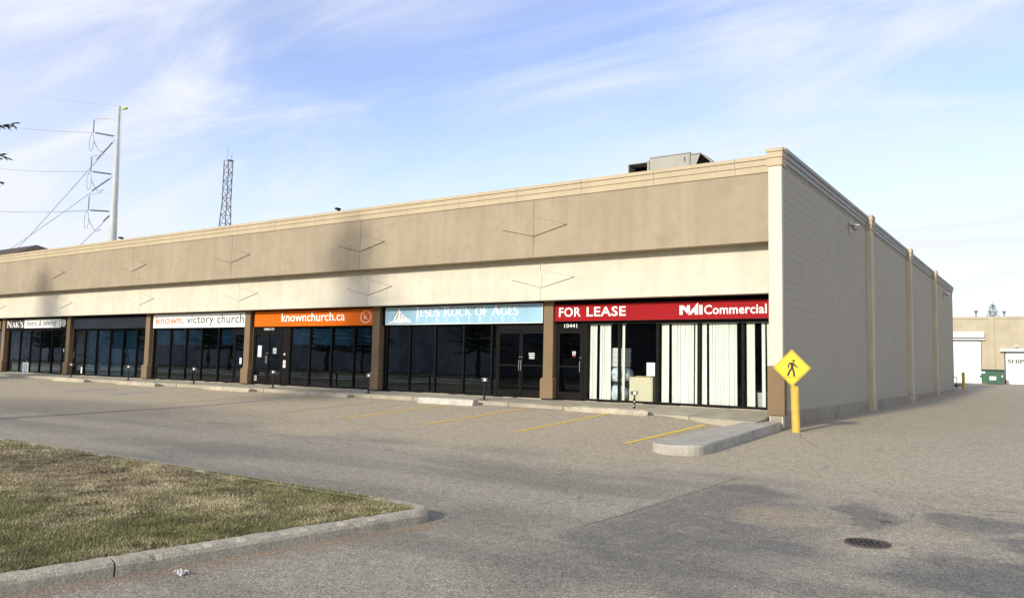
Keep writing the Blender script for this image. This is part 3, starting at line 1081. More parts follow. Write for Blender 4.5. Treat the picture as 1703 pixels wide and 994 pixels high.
def transom(x0, x1, z0, mat='black_panel'):
    MB().box(x0, x1, -.02, .03, z0 + .035, ZG1).build('transom', M[mat], bld)
    rail(x0, x1, z0, .035, 'transom_rail')


def print_lines(parent, x0, x1, z0, n, h, gap, mat, y):
    """rows of tiny illegible print"""
    b = MB()
    for r_ in range(n):
        x = x0 + random.uniform(0, .1) * (x1 - x0)
        while x < x1 - .01:
            w = random.uniform(.015, .04)
            b.poly([(x, y, z0 - r_ * gap), (min(x + w, x1), y, z0 - r_ * gap), (min(x + w, x1), y, z0 - r_ * gap + h), (x, y, z0 - r_ * gap + h)])
            x += w + random.uniform(.008, .018)
    return b.build('print', M[mat], parent)


# right-hand unit: clear glass, blinds behind
mullion(-6.385, .07)
d = door(-6.345, -5.525, 2.08, 'glass_door', -1, ((-5.86, -5.74, 1.28, 1.30, 'sign_red'),))
print_lines(d, -5.86, -5.74, 1.42, 3, .03, .045, 'letter_white', -.009)
transom(-6.35, -5.52, 2.085)
mullion(-5.49, .07)
MB().box(-5.455, -5.40, -.03, .04, .03, 2.30).build('frame_filler', M['bronze_frame'], bld)
window_run([-5.37, -4.30, -3.11, -1.91, -.70, .03], 'glass_clear')
# blue-sign unit
window_run([-13.40, -12.32, -11.18, -9.97, -8.83, -8.60], 'glass_tinted')
d = door(-8.565, -7.70, 2.08, 'glass_door', -1)
d = door(-7.685, -6.83, 2.08, 'glass_door', 1)
print_lines(d, -7.42, -7.2, 1.36, 4, .03, .05, 'letter_white', -.009)
transom(-8.57, -6.82, 2.085, 'bronze_frame')
# orange-sign unit
mullion(-20.745, .06)
d = door(-20.71, -19.88, 2.08, 'glass_tinted', -1)
nt = MB().box(-20.46, -20.24, -.045, -.041, 1.10, 1.55).build('notice', M['sign_white'], d)
print_lines(nt, -20.43, -20.27, 1.47, 4, .02, .06, 'letter_grey', -.047)
MB().box(-20.62, -20.46, -.045, -.041, .14, .36).build('notice', M['metal_grey'], d)
d = door(-19.87, -19.03, 2.08, 'glass_tinted', 1)
print_lines(d, -19.58, -19.36, 1.42, 4, .035, .06, 'letter_white', -.009)
transom(-20.72, -19.02, 2.085)
fp = MB().box(-19.0, -18.60, -.03, .04, .03, 2.30).build('frame_filler', M['bronze_frame'], bld)
MB().tube([(-18.83, -.03, 1.22), (-18.83, -.05, 1.22)], .04, 12).build('button', M['sign_white'], fp)
nt = MB().box(-18.90, -18.76, -.037, -.031, .70, .98).build('notice', M['sign_white'], fp)
MB().box(-18.86, -18.80, -.040, -.0375, .80, .93).build('print', M['letter_grey'], nt)
window_run([-18.56, -17.42, -16.23, -15.03, -13.98], 'glass_tinted')
# white-sign unit
window_run([-27.92, -26.62, -25.44, -24.29, -23.10, -22.02], 'glass_tinted')
d = door(-21.99, -21.25, 2.08, 'glass_tinted', -1)
MB().box(-21.62, -21.46, -.045, -.041, .78, 1.06).build('notice', M['shade_blue'], d)
MB().box(-21.60, -21.48, -.048, -.0455, .80, 1.04).build('notice', M['sign_white'], d)
transom(-22.0, -21.24, 2.085)
# unit with a blank dark sign
d = door(-34.95, -34.03, 2.08, 'glass_tinted', 1)
transom(-34.96, -34.0, 2.085)
MB().box(-34.2, -34.08, -.045, -.041, .10, .42).build('notice', M['sign_white'], d)
window_run([-34.0, -32.90, -31.66, -30.52, -29.34, -28.30], 'glass_tinted')
# bistro unit
window_run([-42.2, -40.88, -39.71, -38.60, -37.34, -36.22], 'glass_tinted')
d = door(-36.19, -35.52, 2.08, 'glass_tinted', -1)
transom(-36.2, -35.5, 2.085)
MB().box(-36.08, -36.0, -.045, -.041, 1.15, 1.32).build('notice', M['sign_white'], d)
# next unit, running out of view
window_run([-49.5, -48.3, -47.1, -45.9, -44.7, -43.9, -43.0], 'glass_tinted')


def number_text(s, size, bold=0.0, shear=0.0, space=1.0):
    cu = bpy.data.curves.new('lettering', 'FONT')
    cu.body = s; cu.size = size; cu.space_character = space; cu.shear = shear; cu.offset = bold
    cu.resolution_u = 3
    o = bpy.data.objects.new('lettering', cu); COL.objects.link(o)
    dg = bpy.context.evaluated_depsgraph_get()
    me = bpy.data.meshes.new_from_object(o.evaluated_get(dg))
    bpy.data.objects.remove(o)
    return me


def place_text(parent, s, x0, x1, z0, z1, y, mat, bold=0.0, shear=0.0, name='lettering', space=1.0):
    """flat print fitted to the box x0..x1, z0..z1 on the plane y"""
    me = number_text(s, 1.0, bold, shear, space)
    co = np.empty(len(me.vertices) * 3); me.vertices.foreach_get('co', co); co = co.reshape(-1, 3)
    lo, hi = co.min(0), co.max(0)
    out = np.empty_like(co)
    out[:, 0] = x0 + (co[:, 0] - lo[0]) / (hi[0] - lo[0]) * (x1 - x0)
    out[:, 2] = z0 + (co[:, 1] - lo[1]) / (hi[1] - lo[1]) * (z1 - z0)
    out[:, 1] = y
    me.vertices.foreach_set('co', out.ravel()); me.update()
    me.materials.clear(); me.materials.append(M[mat])
    return link(name, me, parent)


place_text(bld, '10441', -6.14, -5.70, 2.155, 2.275, -.024, 'letter_white', .006, name='house_number', space=1.05)
place_text(bld, '10445-51 ST', -20.16, -19.52, 2.165, 2.26, -.024, 'letter_white', .014, name='house_number')

# ------------------------------------------------------------------ shop signs
SY = -.16


def sign_panel(name, label, x0, x1, z0, z1, mat, trim, seams=()):
    t = thing(name, label, 'sign', ((x0 + x1) / 2, SY, z0))
    ox = (x0 + x1) / 2
    es = [x0 - ox] + [s - ox for s in seams] + [x1 - ox]
    for a, c in zip(es[:-1], es[1:]):
        MB().box(a + .0015, c - .0015, 0, .06, .02, z1 - z0 - .015).build('panel', M[mat], t)
    b = MB()
    w = x1 - ox
    b.box(-w, w, -.008, .07, 0, .019); b.box(-w, w, -.008, .07, z1 - z0 - .014, z1 - z0)
    b.box(-w - .018, -w, -.008, .07, 0, z1 - z0); b.box(w, w + .018, -.008, .07, 0, z1 - z0)
    b.build('frame', M[trim], t)
    return t, -ox, -z0


def strokes(parent, segs, x0, z0, sx, sz, y, mat, name='lettering', ox=0, oz=0):
    """segs: list of (points, widths) in a unit em; each stroke is laid a hair in front of the last"""
    b = MB()
    for k, (pts, ws) in enumerate(segs):
        if not isinstance(ws, (list, tuple)): ws = [ws] * len(pts)
        pts = [Vector((p[0], p[1])) for p in pts]
        base = len(b.v)
        yy = y - .0003 * (k % 9)
        for i, p in enumerate(pts):
            d = (pts[min(i + 1, len(pts) - 1)] - pts[max(i - 1, 0)]).normalized()
            nrm = Vector((-d.y, d.x)) * ws[i] / 2
            for q in (p + nrm, p - nrm):
                b.v.append((ox + x0 + q.x * sx, yy, oz + z0 + q.y * sz))
        for i in range(len(pts) - 1):
            b.f.append((base + 2 * i, base + 2 * i + 1, base + 2 * i + 3, base + 2 * i + 2))
    return b.build(name, M[mat], parent)


T_, t_ = .15, .05


def arc(cx_, cy_, rx, ry, a0, a1, n=14): return [(cx_ + rx * math.cos(R(a0 + (a1 - a0) * i / n)), cy_ + ry * math.sin(R(a0 + (a1 - a0) * i / n))) for i in range(n + 1)]


def ring_w(a0, a1, n=14): return [t_ + (T_ - t_) * abs(math.cos(R(a0 + (a1 - a0) * i / n))) ** 1.3 for i in range(n + 1)]


def sf(x, y, w=.2): return ([(x - w / 2, y), (x + w / 2, y)], .045)


SERIF = {
    'N': (.84, [([(.12, .02), (.12, .98)], t_), ([(.72, .02), (.72, .98)], t_), ([(.10, .95), (.74, .05)], T_), sf(.12, .02), sf(.09, .98), sf(.72, .98)]),
    'A': (.80, [([(.40, .98), (.12, .02)], t_), ([(.38, .96), (.68, .02)], T_), ([(.22, .36), (.58, .36)], t_), sf(.12, .02), sf(.68, .02, .26)]),
    'K': (.80, [([(.16, .02), (.16, .98)], T_), ([(.20, .44), (.62, .96)], t_), ([(.32, .58), (.70, .03)], T_), sf(.16, .02, .28), sf(.16, .98, .28), sf(.63, .98), sf(.70, .02, .22)]),
    "'": (.24, [([(.13, .98), (.09, .70)], [.13, .03])]),
    'S': (.58, [(arc(.29, .74, .19, .23, 25, 270), [.05] * 3 + [.10] * 3 + [T_] * 4 + [.14] * 5), (arc(.29, .26, .21, .25, 90, -155), [.14] * 5 + [T_] * 4 + [.10] * 3 + [.05] * 3),
                ([(.47, .97), (.47, .74)], .035), ([(.10, .26), (.10, .03)], .035)]),
    'J': (.46, [([(.26, .98), (.26, .0)], T_), (arc(.12, -.02, .14, .20, 0, -100, 8), [T_, .13, .12, .10, .08, .07, .08, .09, .1]), sf(.26, .98, .30)]),
    'E': (.62, [([(.16, .02), (.16, .98)], T_), ([(.06, .975), (.54, .975)], t_), ([(.06, .025), (.57, .025)], t_), ([(.16, .52), (.44, .52)], t_), ([(.53, .98), (.53, .78)], .04), ([(.56, .02), (.56, .24)], .04), ([(.44, .62), (.44, .42)], .04)]),
    'F': (.58, [([(.16, .02), (.16, .98)], T_), ([(.06, .975), (.53, .975)], t_), sf(.16, .02, .28), ([(.16, .52), (.42, .52)], t_), ([(.52, .98), (.52, .78)], .04), ([(.42, .62), (.42, .42)], .04)]),
    'U': (.80, [([(.17, .98), (.17, .30)], T_), ([(.66, .98), (.66, .30)], t_), (arc(.415, .30, .245, .29, 180, 360), [T_, .15, .14, .13, .12, .1, .09, .08, .07, .06] + [t_] * 5), sf(.17, .98, .28), sf(.66, .98)]),
    'R': (.76, [([(.16, .02), (.16, .98)], T_), (arc(.30, .73, .24, .235, 90, -90), ring_w(90, -90)), ([(.14, .965), (.32, .965)], t_), ([(.14, .495), (.32, .495)], t_), ([(.34, .50), (.66, .03)], T_), sf(.16, .02, .28), sf(.67, .02, .18)]),
    'O': (.90, [(arc(.45, .5, .345, .47, 0, 180, 18), ring_w(0, 180, 18)), (arc(.45, .5, .345, .47, 180, 360, 18), ring_w(180, 360, 18))]),
    'C': (.78, [(arc(.45, .5, .345, .47, 48, 312, 22), ring_w(48, 312, 22)), ([(.68, .98), (.68, .70)], .04), ([(.69, .05), (.69, .22)], .03)]),
    'G': (.84, [(arc(.45, .5, .345, .47, 48, 318, 22), ring_w(48, 318, 22)), ([(.68, .98), (.68, .70)], .04), ([(.70, .06), (.70, .42)], .14), sf(.70, .42, .24)]),
    'M': (.98, [([(.14, .02), (.14, .98)], t_), ([(.84, .02), (.84, .98)], .12), ([(.14, .96), (.48, .05)], .12), ([(.84, .96), (.48, .05)], t_), sf(.14, .02), sf(.84, .02, .24), sf(.10, .98, .16), sf(.88, .98, .16)]),
    'I': (.34, [([(.17, .02), (.17, .98)], .13), sf(.17, .02, .28), sf(.17, .98, .28)]),
    'T': (.66, [([(.33, .02), (.33, .98)], .13), ([(.04, .975), (.62, .975)], t_), sf(.33, .02, .28), ([(.06, .98), (.06, .78)], .04), ([(.60, .98), (.60, .78)], .04)]),
    ' ': (.42, []),
}


def serif_text(parent, s, x0, x1, z0, h, y, mat, big=(), small=.74, track=0.0, ox=0, oz=0, heavy=1.0):
    """small-cap serif lettering stretched to x0..x1; indices in big are full capitals"""
    adv, items = 0, []
    for i, ch in enumerate(s):
        k = 1.0 if i in big else small
        w, sg = SERIF[ch]
        items.append((adv, k, sg, ch))
        adv += (w + track) * k
    kx = (x1 - x0) / adv
    words = [[]]
    for a, k, sg, ch in items:
        if ch == ' ':
            words.append([])
            continue
        out = words[-1]
        dz = (1 - k) if ch == "'" else 0
        for pts, ws in sg:
            wl_ = [q * k * heavy for q in ws] if isinstance(ws, (list, tuple)) else ws * k * heavy
            out.append(([(a + p[0] * k, p[1] * k + dz) for p in pts], wl_))
    for out in words: strokes(parent, out, x0, z0, kx, h, y, mat, ox=ox, oz=oz)      # one piece of lettering for each word


# red sign
sg, ox, oz = sign_panel('shop_sign', 'red FOR LEASE sign over the shop with white blinds', -6.40, .045, 2.33, 2.855, 'sign_red', 'black_panel')
ty = -.004
for wd, xa, xb in (('FOR', -6.25, -5.50), ('LEASE', -5.30, -4.03)):
    place_text(sg, wd, xa + ox, xb + ox, 2.475 + oz, 2.755 + oz, ty, 'letter_white', .017, space=1.07)
place_text(sg, 'Commercial', -1.70 + ox, -.03 + ox, 2.475 + oz, 2.725 + oz, ty, 'letter_white', .016, space=1.03)
b = MB()


def lp(pts, k=0):
    x0, z0, sx, sz = -2.40 + ox, 2.475 + oz, .66, .255
    b.poly([(x0 + p[0] * sx, ty - .0004 * k, z0 + p[1] * sz) for p in pts])


lp([(0, 0), (.13, 0), (.13, 1), (0, 1)])
lp([(.32, .55), (.45, .38), (.45, 1), (.32, 1)], 1)
lp([(0, 1), (.17, 1), (.45, .36), (.34, .12)], 2)
lp([(.36, 0), (.50, 0), (.80, .86), (.80, 1.30)])
lp([(.66, 0), (.80, 0), (.80, .86), (.66, .5)], 1)
lp([(.58, .24), (.67, .24), (.67, .40), (.635, .40)], 2)
lp([(.85, 0), (.99, 0), (.99, 1), (.85, 1)])
b.build('emblem', M['letter_white'], sg)

# blue sign
sg, ox, oz = sign_panel('shop_sign', 'pale blue sign with a white mountain and serif lettering', -13.36, -6.85, 2.305, 2.905, 'sign_blue', 'letter_white')
serif_text(sg, 'JESUS ROCK OF AGES', -12.0, -7.72, 2.575, .315, ty, 'letter_white', (0, 6, 14), .80, .02, ox, oz, 1.25)
b0 = 'MINISTRIES'
for i, ch in enumerate(b0):
    xx = -11.98 + i * (4.22 / 9.4)
    strokes(sg, SERIF[ch][1], xx, 2.365, .20, .165, ty, 'letter_faint', ox=ox, oz=oz)
mp_ = [(0, 0), (.10, .10), (.22, .16), (.30, .48), (.36, .62), (.40, .92), (.45, 1.0), (.52, .93), (.56, .55), (.60, .50), (.63, .66), (.68, .50), (.72, .40), (.76, .42), (.82, .30), (.88, .28), (.95, .12), (1.0, .06), (.9, .02), (.75, .05), (.5, .0), (.3, .05), (.15, .0)]
b = MB().poly([(-13.30 + ox + p[0] * 1.16, ty, 2.36 + oz + p[1] * .51) for p in mp_])
o = b.build('emblem', M['letter_white'], sg)
strokes(sg, [([(.20, .15), (.28, .46), (.34, .62), (.38, .92)], [.015, .03, .03, .015]), ([(.42, .90), (.44, .6), (.38, .35), (.34, .2)], [.01, .03, .03, .01]),
             ([(.54, .6), (.53, .4), (.57, .25)], [.01, .02, .01]), ([(.66, .5), (.66, .35), (.72, .2)], [.01, .02, .01])], -13.30, 2.36, 1.16, .51, ty - .002, 'letter_dark', 'emblem_line', ox, oz)

# orange sign
sg, ox, oz = sign_panel('shop_sign', 'orange sign with a white web address and a ringed letter', -20.58, -14.02, 2.305, 2.905, 'sign_orange', 'sign_orange', (-18.6, -16.5))
place_text(sg, 'knownchurch.ca', -18.95 + ox, -15.42 + ox, 2.485 + oz, 2.825 + oz, ty, 'letter_white', .010)
strokes(sg, [(arc(.5, .5, .5, .5, 0, 180, 24), .055), (arc(.5, .5, .5, .5, 180, 360, 24), .055)], -14.60, 2.40, .50, .42, ty, 'letter_white', 'emblem', ox, oz)
place_text(sg, 'k', -14.43 + ox, -14.29 + ox, 2.53 + oz, 2.70 + oz, ty, 'letter_white', -.004)
MB().box(-14.27 + ox, -14.24 + ox, ty - .001, ty, 2.53 + oz, 2.555 + oz).build('lettering', M['letter_white'], sg)

# white sign
sg, ox, oz = sign_panel('shop_sign', 'white sign with thin orange and dark lower case lettering', -27.80, -21.23, 2.305, 2.905, 'sign_white', 'sign_white')
place_text(sg, 'known', -27.60 + ox, -25.65 + ox, 2.475 + oz, 2.825 + oz, ty, 'letter_orange', .006)
MB().box(-25.55 + ox, -25.47 + ox, ty - .001, ty, 2.475 + oz, 2.53 + oz).build('lettering', M['letter_dark'], sg)
place_text(sg, 'victory', -25.25 + ox, -23.32 + ox, 2.385 + oz, 2.815 + oz, ty, 'letter_dark', .004)
place_text(sg, 'church', -23.08 + ox, -21.30 + ox, 2.475 + oz, 2.835 + oz, ty, 'letter_dark', .004)

# blank dark sign
sg, ox, oz = sign_panel('shop_sign', 'blank dark navy sign box between two brown columns', -34.98, -28.42, 2.305, 2.86, 'sign_navy', 'black_panel', (-30.5,))

# bistro sign
sg, ox, oz = sign_panel('shop_sign', 'narrow brown and white bistro sign with a spiral mark', -42.40, -35.70, 2.375, 2.875, 'sign_brown', 'black_panel')
serif_text(sg, "NAK'S", -42.28, -40.36, 2.44, .37, ty, 'letter_white', (0,), .78, .01, ox, oz, 1.15)
MB().box(-40.22 + ox, -36.20 + ox, ty - .003, ty, 2.395 + oz, 2.855 + oz).build('white_field', M['sign_white'], sg)
for wd, xa, xb, za, zb_ in (('bistro', -39.95, -38.78, 2.52, 2.80), ('&', -38.62, -38.32, 2.52, 2.78), ('catering', -38.18, -36.72, 2.45, 2.80)):
    place_text(sg, wd, xa + ox, xb + ox, za + oz, zb_ + oz, ty - .006, 'letter_dark', .006, .25)
sp = []
for i in range(60):
    a = i / 59 * 2.6 * 2 * math.pi
    rr_ = .06 + .44 * i / 59
    sp.append((.5 + rr_ * math.cos(a), .5 + rr_ * math.sin(a)))
MB().box(-36.25 + ox, -35.72 + ox, ty - .006, ty - .0035, 2.395 + oz, 2.855 + oz).build('spiral_field', M['sign_black'], sg)
strokes(sg, [(sp, .08)], -36.22, 2.41, .48, .43, ty - .008, 'letter_white', 'spiral', ox, oz)
strokes(sg, [([(.1, 0), (.0, .5), (.1, 1)], .12)], -36.42, 2.44, .25, .36, ty - .006, 'letter_dark', 'spiral', ox, oz)
# sign of the next unit
sg, ox, oz = sign_panel('shop_sign', 'plain tan sign at the left edge of the picture', -49.6, -43.0, 2.33, 2.86, 'jamb_brown', 'black_panel')

# ------------------------------------------------------------------ behind the clear glass
def slat_mesh(w):
    b = MB()
    n = 4
    for z in (.05, 2.24):
        for i in range(n + 1):
            u = i / n - .5
            b.v.append((u * w, .012 * (1 - 4 * u * u) * -1, z))
    for i in range(n): b.f.append((i, i + 1, n + 1 + i + 1, n + 1 + i))
    return b.mesh('slat', M['blind_slat'], smooth=True)


slat_me = slat_mesh(.089)
BLINDS = [('blind beside the glass door, its slats gathered in two bunches', [(-5.33, -5.10), (-5.00, -4.63)]),
          ('single white blind slat hanging in front of the dark room', [(-4.27, -4.20)]),
          ('vertical blind to the right of the beige cabinet', [(-3.04, -2.83), (-2.73, -2.11), (-2.06, -1.99)]),
          ('vertical blind in the second window from the corner pilaster', [(-1.86, -1.74), (-1.66, -.90)]),
          ('vertical blind in the narrow window next to the corner pilaster', [(-.63, -.43), (-.24, -.15), (-.09, -.02)])]
for lab, runs in BLINDS:
    bl = thing('vertical_blind', 'white ' + lab if not lab.startswith('single') else lab, 'blind', ((runs[0][0] + runs[-1][1]) / 2, .13, 0), 'white vertical blinds of the empty shop')
    ox = -bl.location.x
    MB().box(runs[0][0] - .05 + ox, runs[-1][1] + .05 + ox, -.02, .03, 2.245, 2.285).build('head_rail', M['blind_slat'], bl)
    for a, c in runs:
        n = max(1, round((c - a) / .078))
        for i in range(n):
            o = link('slat', slat_me, bl, (a + (c - a) * (i + .5) / n + ox, random.uniform(-.006, .006), 0))
            o.rotation_euler = (0, random.gauss(0, .004), R(random.uniform(-16, -3)) if n > 1 else 0)

for k in range(4):
    w = .50 - .03 * random.random()
    c = MB().box(-w / 2, w / 2, -.2, .2, 0, .135).build('carton', M['carton'], None, bevel=.008)
    c.location = (-4.46 + random.uniform(-.03, .03), .42, 1.02 + k * .137)
    c.rotation_euler = (0, 0, random.uniform(-.08, .08))
    tag(c, ('lowest white carton resting on the clear plastic sack', 'second white carton from the bottom of the stack on the sack', 'third white carton from the bottom of the stack on the sack', 'topmost white carton of the stack behind the blind')[k], 'carton', 'cartons stacked behind the window')


def lumpy(name, r, seed, mat, squash=1.0):
    bm = bmesh.new()
    bmesh.ops.create_icosphere(bm, subdivisions=3, radius=1)
    rnd = random.Random(seed)
    off = [Vector((rnd.uniform(-9, 9), rnd.uniform(-9, 9), rnd.uniform(-9, 9))) for _ in range(3)]
    from mathutils import noise
    for v in bm.verts:
        n_ = v.co.normalized()
        s = 1 + .16 * noise.noise(n_ * 2 + off[0]) + .10 * noise.noise(n_ * 5 + off[1]) + .05 * noise.noise(n_ * 11 + off[2])
        q = n_ * s
        # boxy sack with a flat foot
        q = Vector((math.copysign(abs(q.x) ** .7, q.x), math.copysign(abs(q.y) ** .7, q.y), math.copysign(abs(q.z) ** .75, q.z)))
        v.co = Vector((q.x * r[0], q.y * r[1], max(q.z, -.92) * r[2] * squash))
    me = bpy.data.meshes.new(name); bm.to_mesh(me); bm.free()
    for p in me.polygons: p.use_smooth = True
    me.materials.append(mat)
    return me


surf('plastic_clear', (.50, .56, .58), .3, 9, .3, .6, 30, .15, .4, .01)
for k, (xs, zs, rx, rz, lab) in enumerate(((-4.50, .25, .31, .26, 'lower clear plastic sack on the shop floor'), (-4.45, .79, .33, .24, 'upper clear plastic sack under the white cartons'))):
    o = link('plastic_sack', lumpy('plastic_sack', (rx, .3, rz), k, M['plastic_clear']), None, (xs, .46, zs))
    tag(o, lab, 'sack', 'plastic sacks behind the window')
o = MB().box(-4.80, -4.14, .26, .70, .50, .56).build('shelf_board', M['stair_dark']); tag(o, 'dark board between the two plastic sacks', 'board')

cb = thing('storage_cabinet', 'beige metal cabinet standing behind the shop window', 'cabinet', (-3.78, .56, 0))
MB().box(-.37, .37, -.22, .25, .02, .74).build('body', M['cabinet_beige'], cb, bevel=.008)
MB().box(-.35, .35, -.232, -.221, .04, .725).build('side_panel', M['cabinet_beige'], cb, bevel=.003)
for s in (-.31, .31): MB().tube([(s, -.233, .69), (s, -.24, .69)], .012, 8).build('screw', M['stair_dark'], cb)
o = MB().box(-3.97, -3.47, .36, .76, .742, .775).build('cardboard_tray', M['cardboard'], None, bevel=.004); tag(o, 'flat brown cardboard tray on the beige cabinet', 'tray')
o = MB().box(-3.66, -3.40, .46, .48, .776, 1.16).build('paper_board', M['sign_white'], None, bevel=.002); tag(o, 'white board standing on the cabinet by the window frame', 'board')
bn = thing('waste_bin', 'ribbed metal waste bin behind the narrow window by the corner', 'bin', (-.33, .42, 0))
b = MB(); nn = 20
for z, r_ in ((0, .13), (.42, .155)):
    for i in range(nn): b.v.append((r_ * (1 + .03 * (i % 2)) * math.cos(2 * math.pi * i / nn), r_ * (1 + .03 * (i % 2)) * math.sin(2 * math.pi * i / nn), z))
for i in range(nn): b.f.append((i, (i + 1) % nn, nn + (i + 1) % nn, nn + i))
b.f.append(tuple(reversed(range(nn))))
b.build('body', M['bin_metal'], bn)
MB().tube([(.158 * math.cos(a), .158 * math.sin(a), .425) for a in np.linspace(0, 2 * math.pi, 21)], .009, 6, False).build('rim', M['bin_metal'], bn)
# roller shades half drawn behind the tinted glass
SH = [('orange-sign shop', [(-18.5, -17.46), (-17.38, -16.27), (-16.19, -15.07), (-14.99, -14.05)], 1.60), ('white-sign shop', [(-27.85, -26.66), (-26.58, -25.48), (-25.40, -24.33), (-23.06, -22.06)], 1.55),
      ('shop under the blank dark sign', [(-33.9, -32.95), (-32.85, -31.7), (-31.6, -30.56), (-30.48, -29.38)], .05)]
for nm, runs, z0 in SH:
    for i, (a, c) in enumerate(runs):
        zz0 = z0 + (0 if nm[0] == 's' else random.choice((0, 0, .02)))
        s = thing('roller_shade', 'blue roller shade, %s from the left, in the %s' % (('first', 'second', 'third', 'fourth')[i], nm), 'shade', ((a + c) / 2, .11, 0), 'blue roller shades')
        w = (c - a) / 2
        MB().box(-w, w, 0, .006, zz0, 2.22).build('cloth', M['shade_blue'], s)
        MB().tube([(-w, .01, 2.24), (w, .01, 2.24)], .025, 8).build('roller', M['bronze_frame'], s)
        MB().box(-w, w, -.006, .012, zz0 - .02, zz0).build('hem_bar', M['bronze_frame'], s)

# ------------------------------------------------------------------ fixtures on the building
def wall_light(y, z, label):
    t = thing('wall_light', label, 'light', (WALL_X + .002, y, z), 'wall lights on the side wall')
    MB().box(0, .05, -.10, .10, -.19, .19).build('back_plate', M['metal_lamp'], t, bevel=.012)
    MB().tube([(.05, 0, .02), (.20, 0, .06)], .022, 8).build('arm', M['metal_lamp'], t)
    b = MB()
    b.v += [(.05, -.15, .06), (.05, .15, .06), (.34, .13, .00), (.34, -.13, .00), (.05, -.15, .12), (.05, .15, .12), (.34, .13, .03), (.34, -.13, .03)]
    b.f += [(0, 1, 2, 3), (7, 6, 5, 4), (0, 3, 7, 4), (1, 0, 4, 5), (2, 1, 5, 6), (3, 2, 6, 7)]
    b.build('hood', M['metal_lamp'], t)
    b = MB(); b.tube([(.19, 0, -.01), (.20, 0, -.12)], [.12, .05], 12)
    b.build('lens', M['metal_grey'], t, smooth=True)


wall_light(6.95, 5.76, 'grey wall light high on the first bay of the block wall')
wall_light(33.2, 5.75, 'small grey wall light near the far end of the block wall')


def roof_camera(x, label):
    t = thing('security_camera', label, 'camera', (x, -1.06, Z_CAP), 'dark cameras on the front coping')
    MB().box(-.03, .03, -.02, .03, 0, .05).build('bracket', M['painted_steel_black'], t)
    MB().box(-.06, .06, -.14, .06, .045, .12).build('housing', M['painted_steel_black'], t, bevel=.012)
    MB().tube([(0, -.14, .08), (0, -.165, .08)], .03, 10).build('lens_ring', M['stair_dark'], t)


roof_camera(-15.0, 'small dark camera on the coping above the orange sign')
roof_camera(-29.3, 'small dark camera on the coping above the blank dark sign')

hv = thing('rooftop_unit', 'grey rooftop air unit with open dark hoods above the parapet', 'air unit', (-3.5, 1.9, 6.12))
MB().box(-.62, .70, -.35, .75, .05, 1.32).build('housing', M['hvac_paint'], hv, bevel=.012)
MB().box(-.62, .70, -.37, .77, 1.322, 1.345).build('top_panel', M['hvac_paint'], hv)
MB().box(.62, .66, -.365, -.352, .1, 1.30).build('corner_post', M['hvac_paint'], hv)
MB().box(.52, .545, -.362, -.352, 1.08, 1.22).build('handle', M['stair_dark'], hv)
b = MB()      # left hood, open towards the front
b.box(-1.38, -.63, -.30, -.27, 1.22, 1.25); b.box(-1.38, -.63, .40, .44, .75, 1.25)
b.box(-1.38, -1.345, -.30, .40, .75, 1.22); b.box(-.69, -.63, -.36, .40, .75, 1.26); b.box(-1.38, -.69, -.27, .40, 1.225, 1.255)
b.build('intake_hood', M['hvac_paint'], hv)
b = MB()
b.v += [(-1.38, -.30, .75), (-1.38, -.30, 1.12), (-1.38, .40, 1.12), (-1.38, .40, .75), (-1.55, .05, .78), (-1.55, .05, 1.04), (-1.55, .40, 1.04), (-1.55, .40, .78)]
b.f += [(0, 1, 5, 4), (1, 2, 6, 5), (4, 5, 6, 7)]
b.build('hood_flank', M['hvac_paint'], hv)
MB().box(-1.34, -.70, .2, .39, .76, 1.21).build('intake_screen', M['pit_dark'], hv)
b = MB()      # right hood: sloping top, dark triangular opening
b.prism([(.705, -.33, 1.30), (.705, -.33, 1.27), (1.02, -.33, 1.27), (1.40, -.33, .92), (1.40, -.33, .95), (1.02, -.33, 1.30)], (0, .9, 0))
b.build('exhaust_hood', M['hvac_paint'], hv)
b = MB().prism([(.705, -.31, .7), (.86, -.31, .93), (1.0, -.31, 1.26), (.705, -.31, 1.26)], (0, .02, 0))
b.build('hood_cheek', M['hvac_paint'], hv)
MB().prism([(.72, -.24, .7), (1.38, -.24, .7), (1.38, -.24, .92), (1.02, -.24, 1.26), (.72, -.24, 1.26)], (0, .05, 0)).build('exhaust_screen', M['pit_dark'], hv)
MB().box(-.62, .70, -.3, .7, -.23, .05).build('roof_kerb', M['roof_felt'], hv)

# ------------------------------------------------------------------ pedestrian sign on its yellow post
pz = float(gz(.93, -1.30))
ps = thing('pedestrian_sign', 'yellow diamond pedestrian crossing sign on a yellow post at the building corner', 'sign', (.93, -1.30, pz))
MB().tube([(.055, 0, -.05), (.03, 0, 1.06)], .096, 24).build('post_sleeve', M['yellow_sleeve'], ps, smooth=False)
MB().tube([(.03, 0, 1.06), (.03, 0, 1.075)], [.096, .085], 24).build('post_cap', M['yellow_sleeve'], ps)
MB().box(.005, .05, -.112, -.094, .98, 1.22).build('bracket', M['yellow_sleeve'], ps)


def rounded_diamond(r, y0, y1, zc, xc=0.0, rad=.05):
    pts = []
    for k in range(4):
        a = math.pi / 2 * k
        c = Vector((math.cos(a), math.sin(a))) * (r - rad * 1.0)
        for q in (-40, -20, 0, 20, 40): pts.append((xc + c.x + rad * .72 * math.cos(a + R(q)), y0, zc + c.y + rad * .72 * math.sin(a + R(q))))
    return pts, (0, y1 - y0, 0)


zc = 1.50
for nm, r_, y0, y1, mt in (('sign_plate', .435, -.120, -.112, 'sign_yellow'), ('border_line', .412, -.1225, -.1205, 'sign_black'), ('sign_field', .398, -.125, -.123, 'sign_yellow')):
    pts, dv = rounded_diamond(r_, y0, y1, zc)
    MB().prism(pts, dv).build(nm, M[mt], ps)
fy = -.1265
fg = MB()


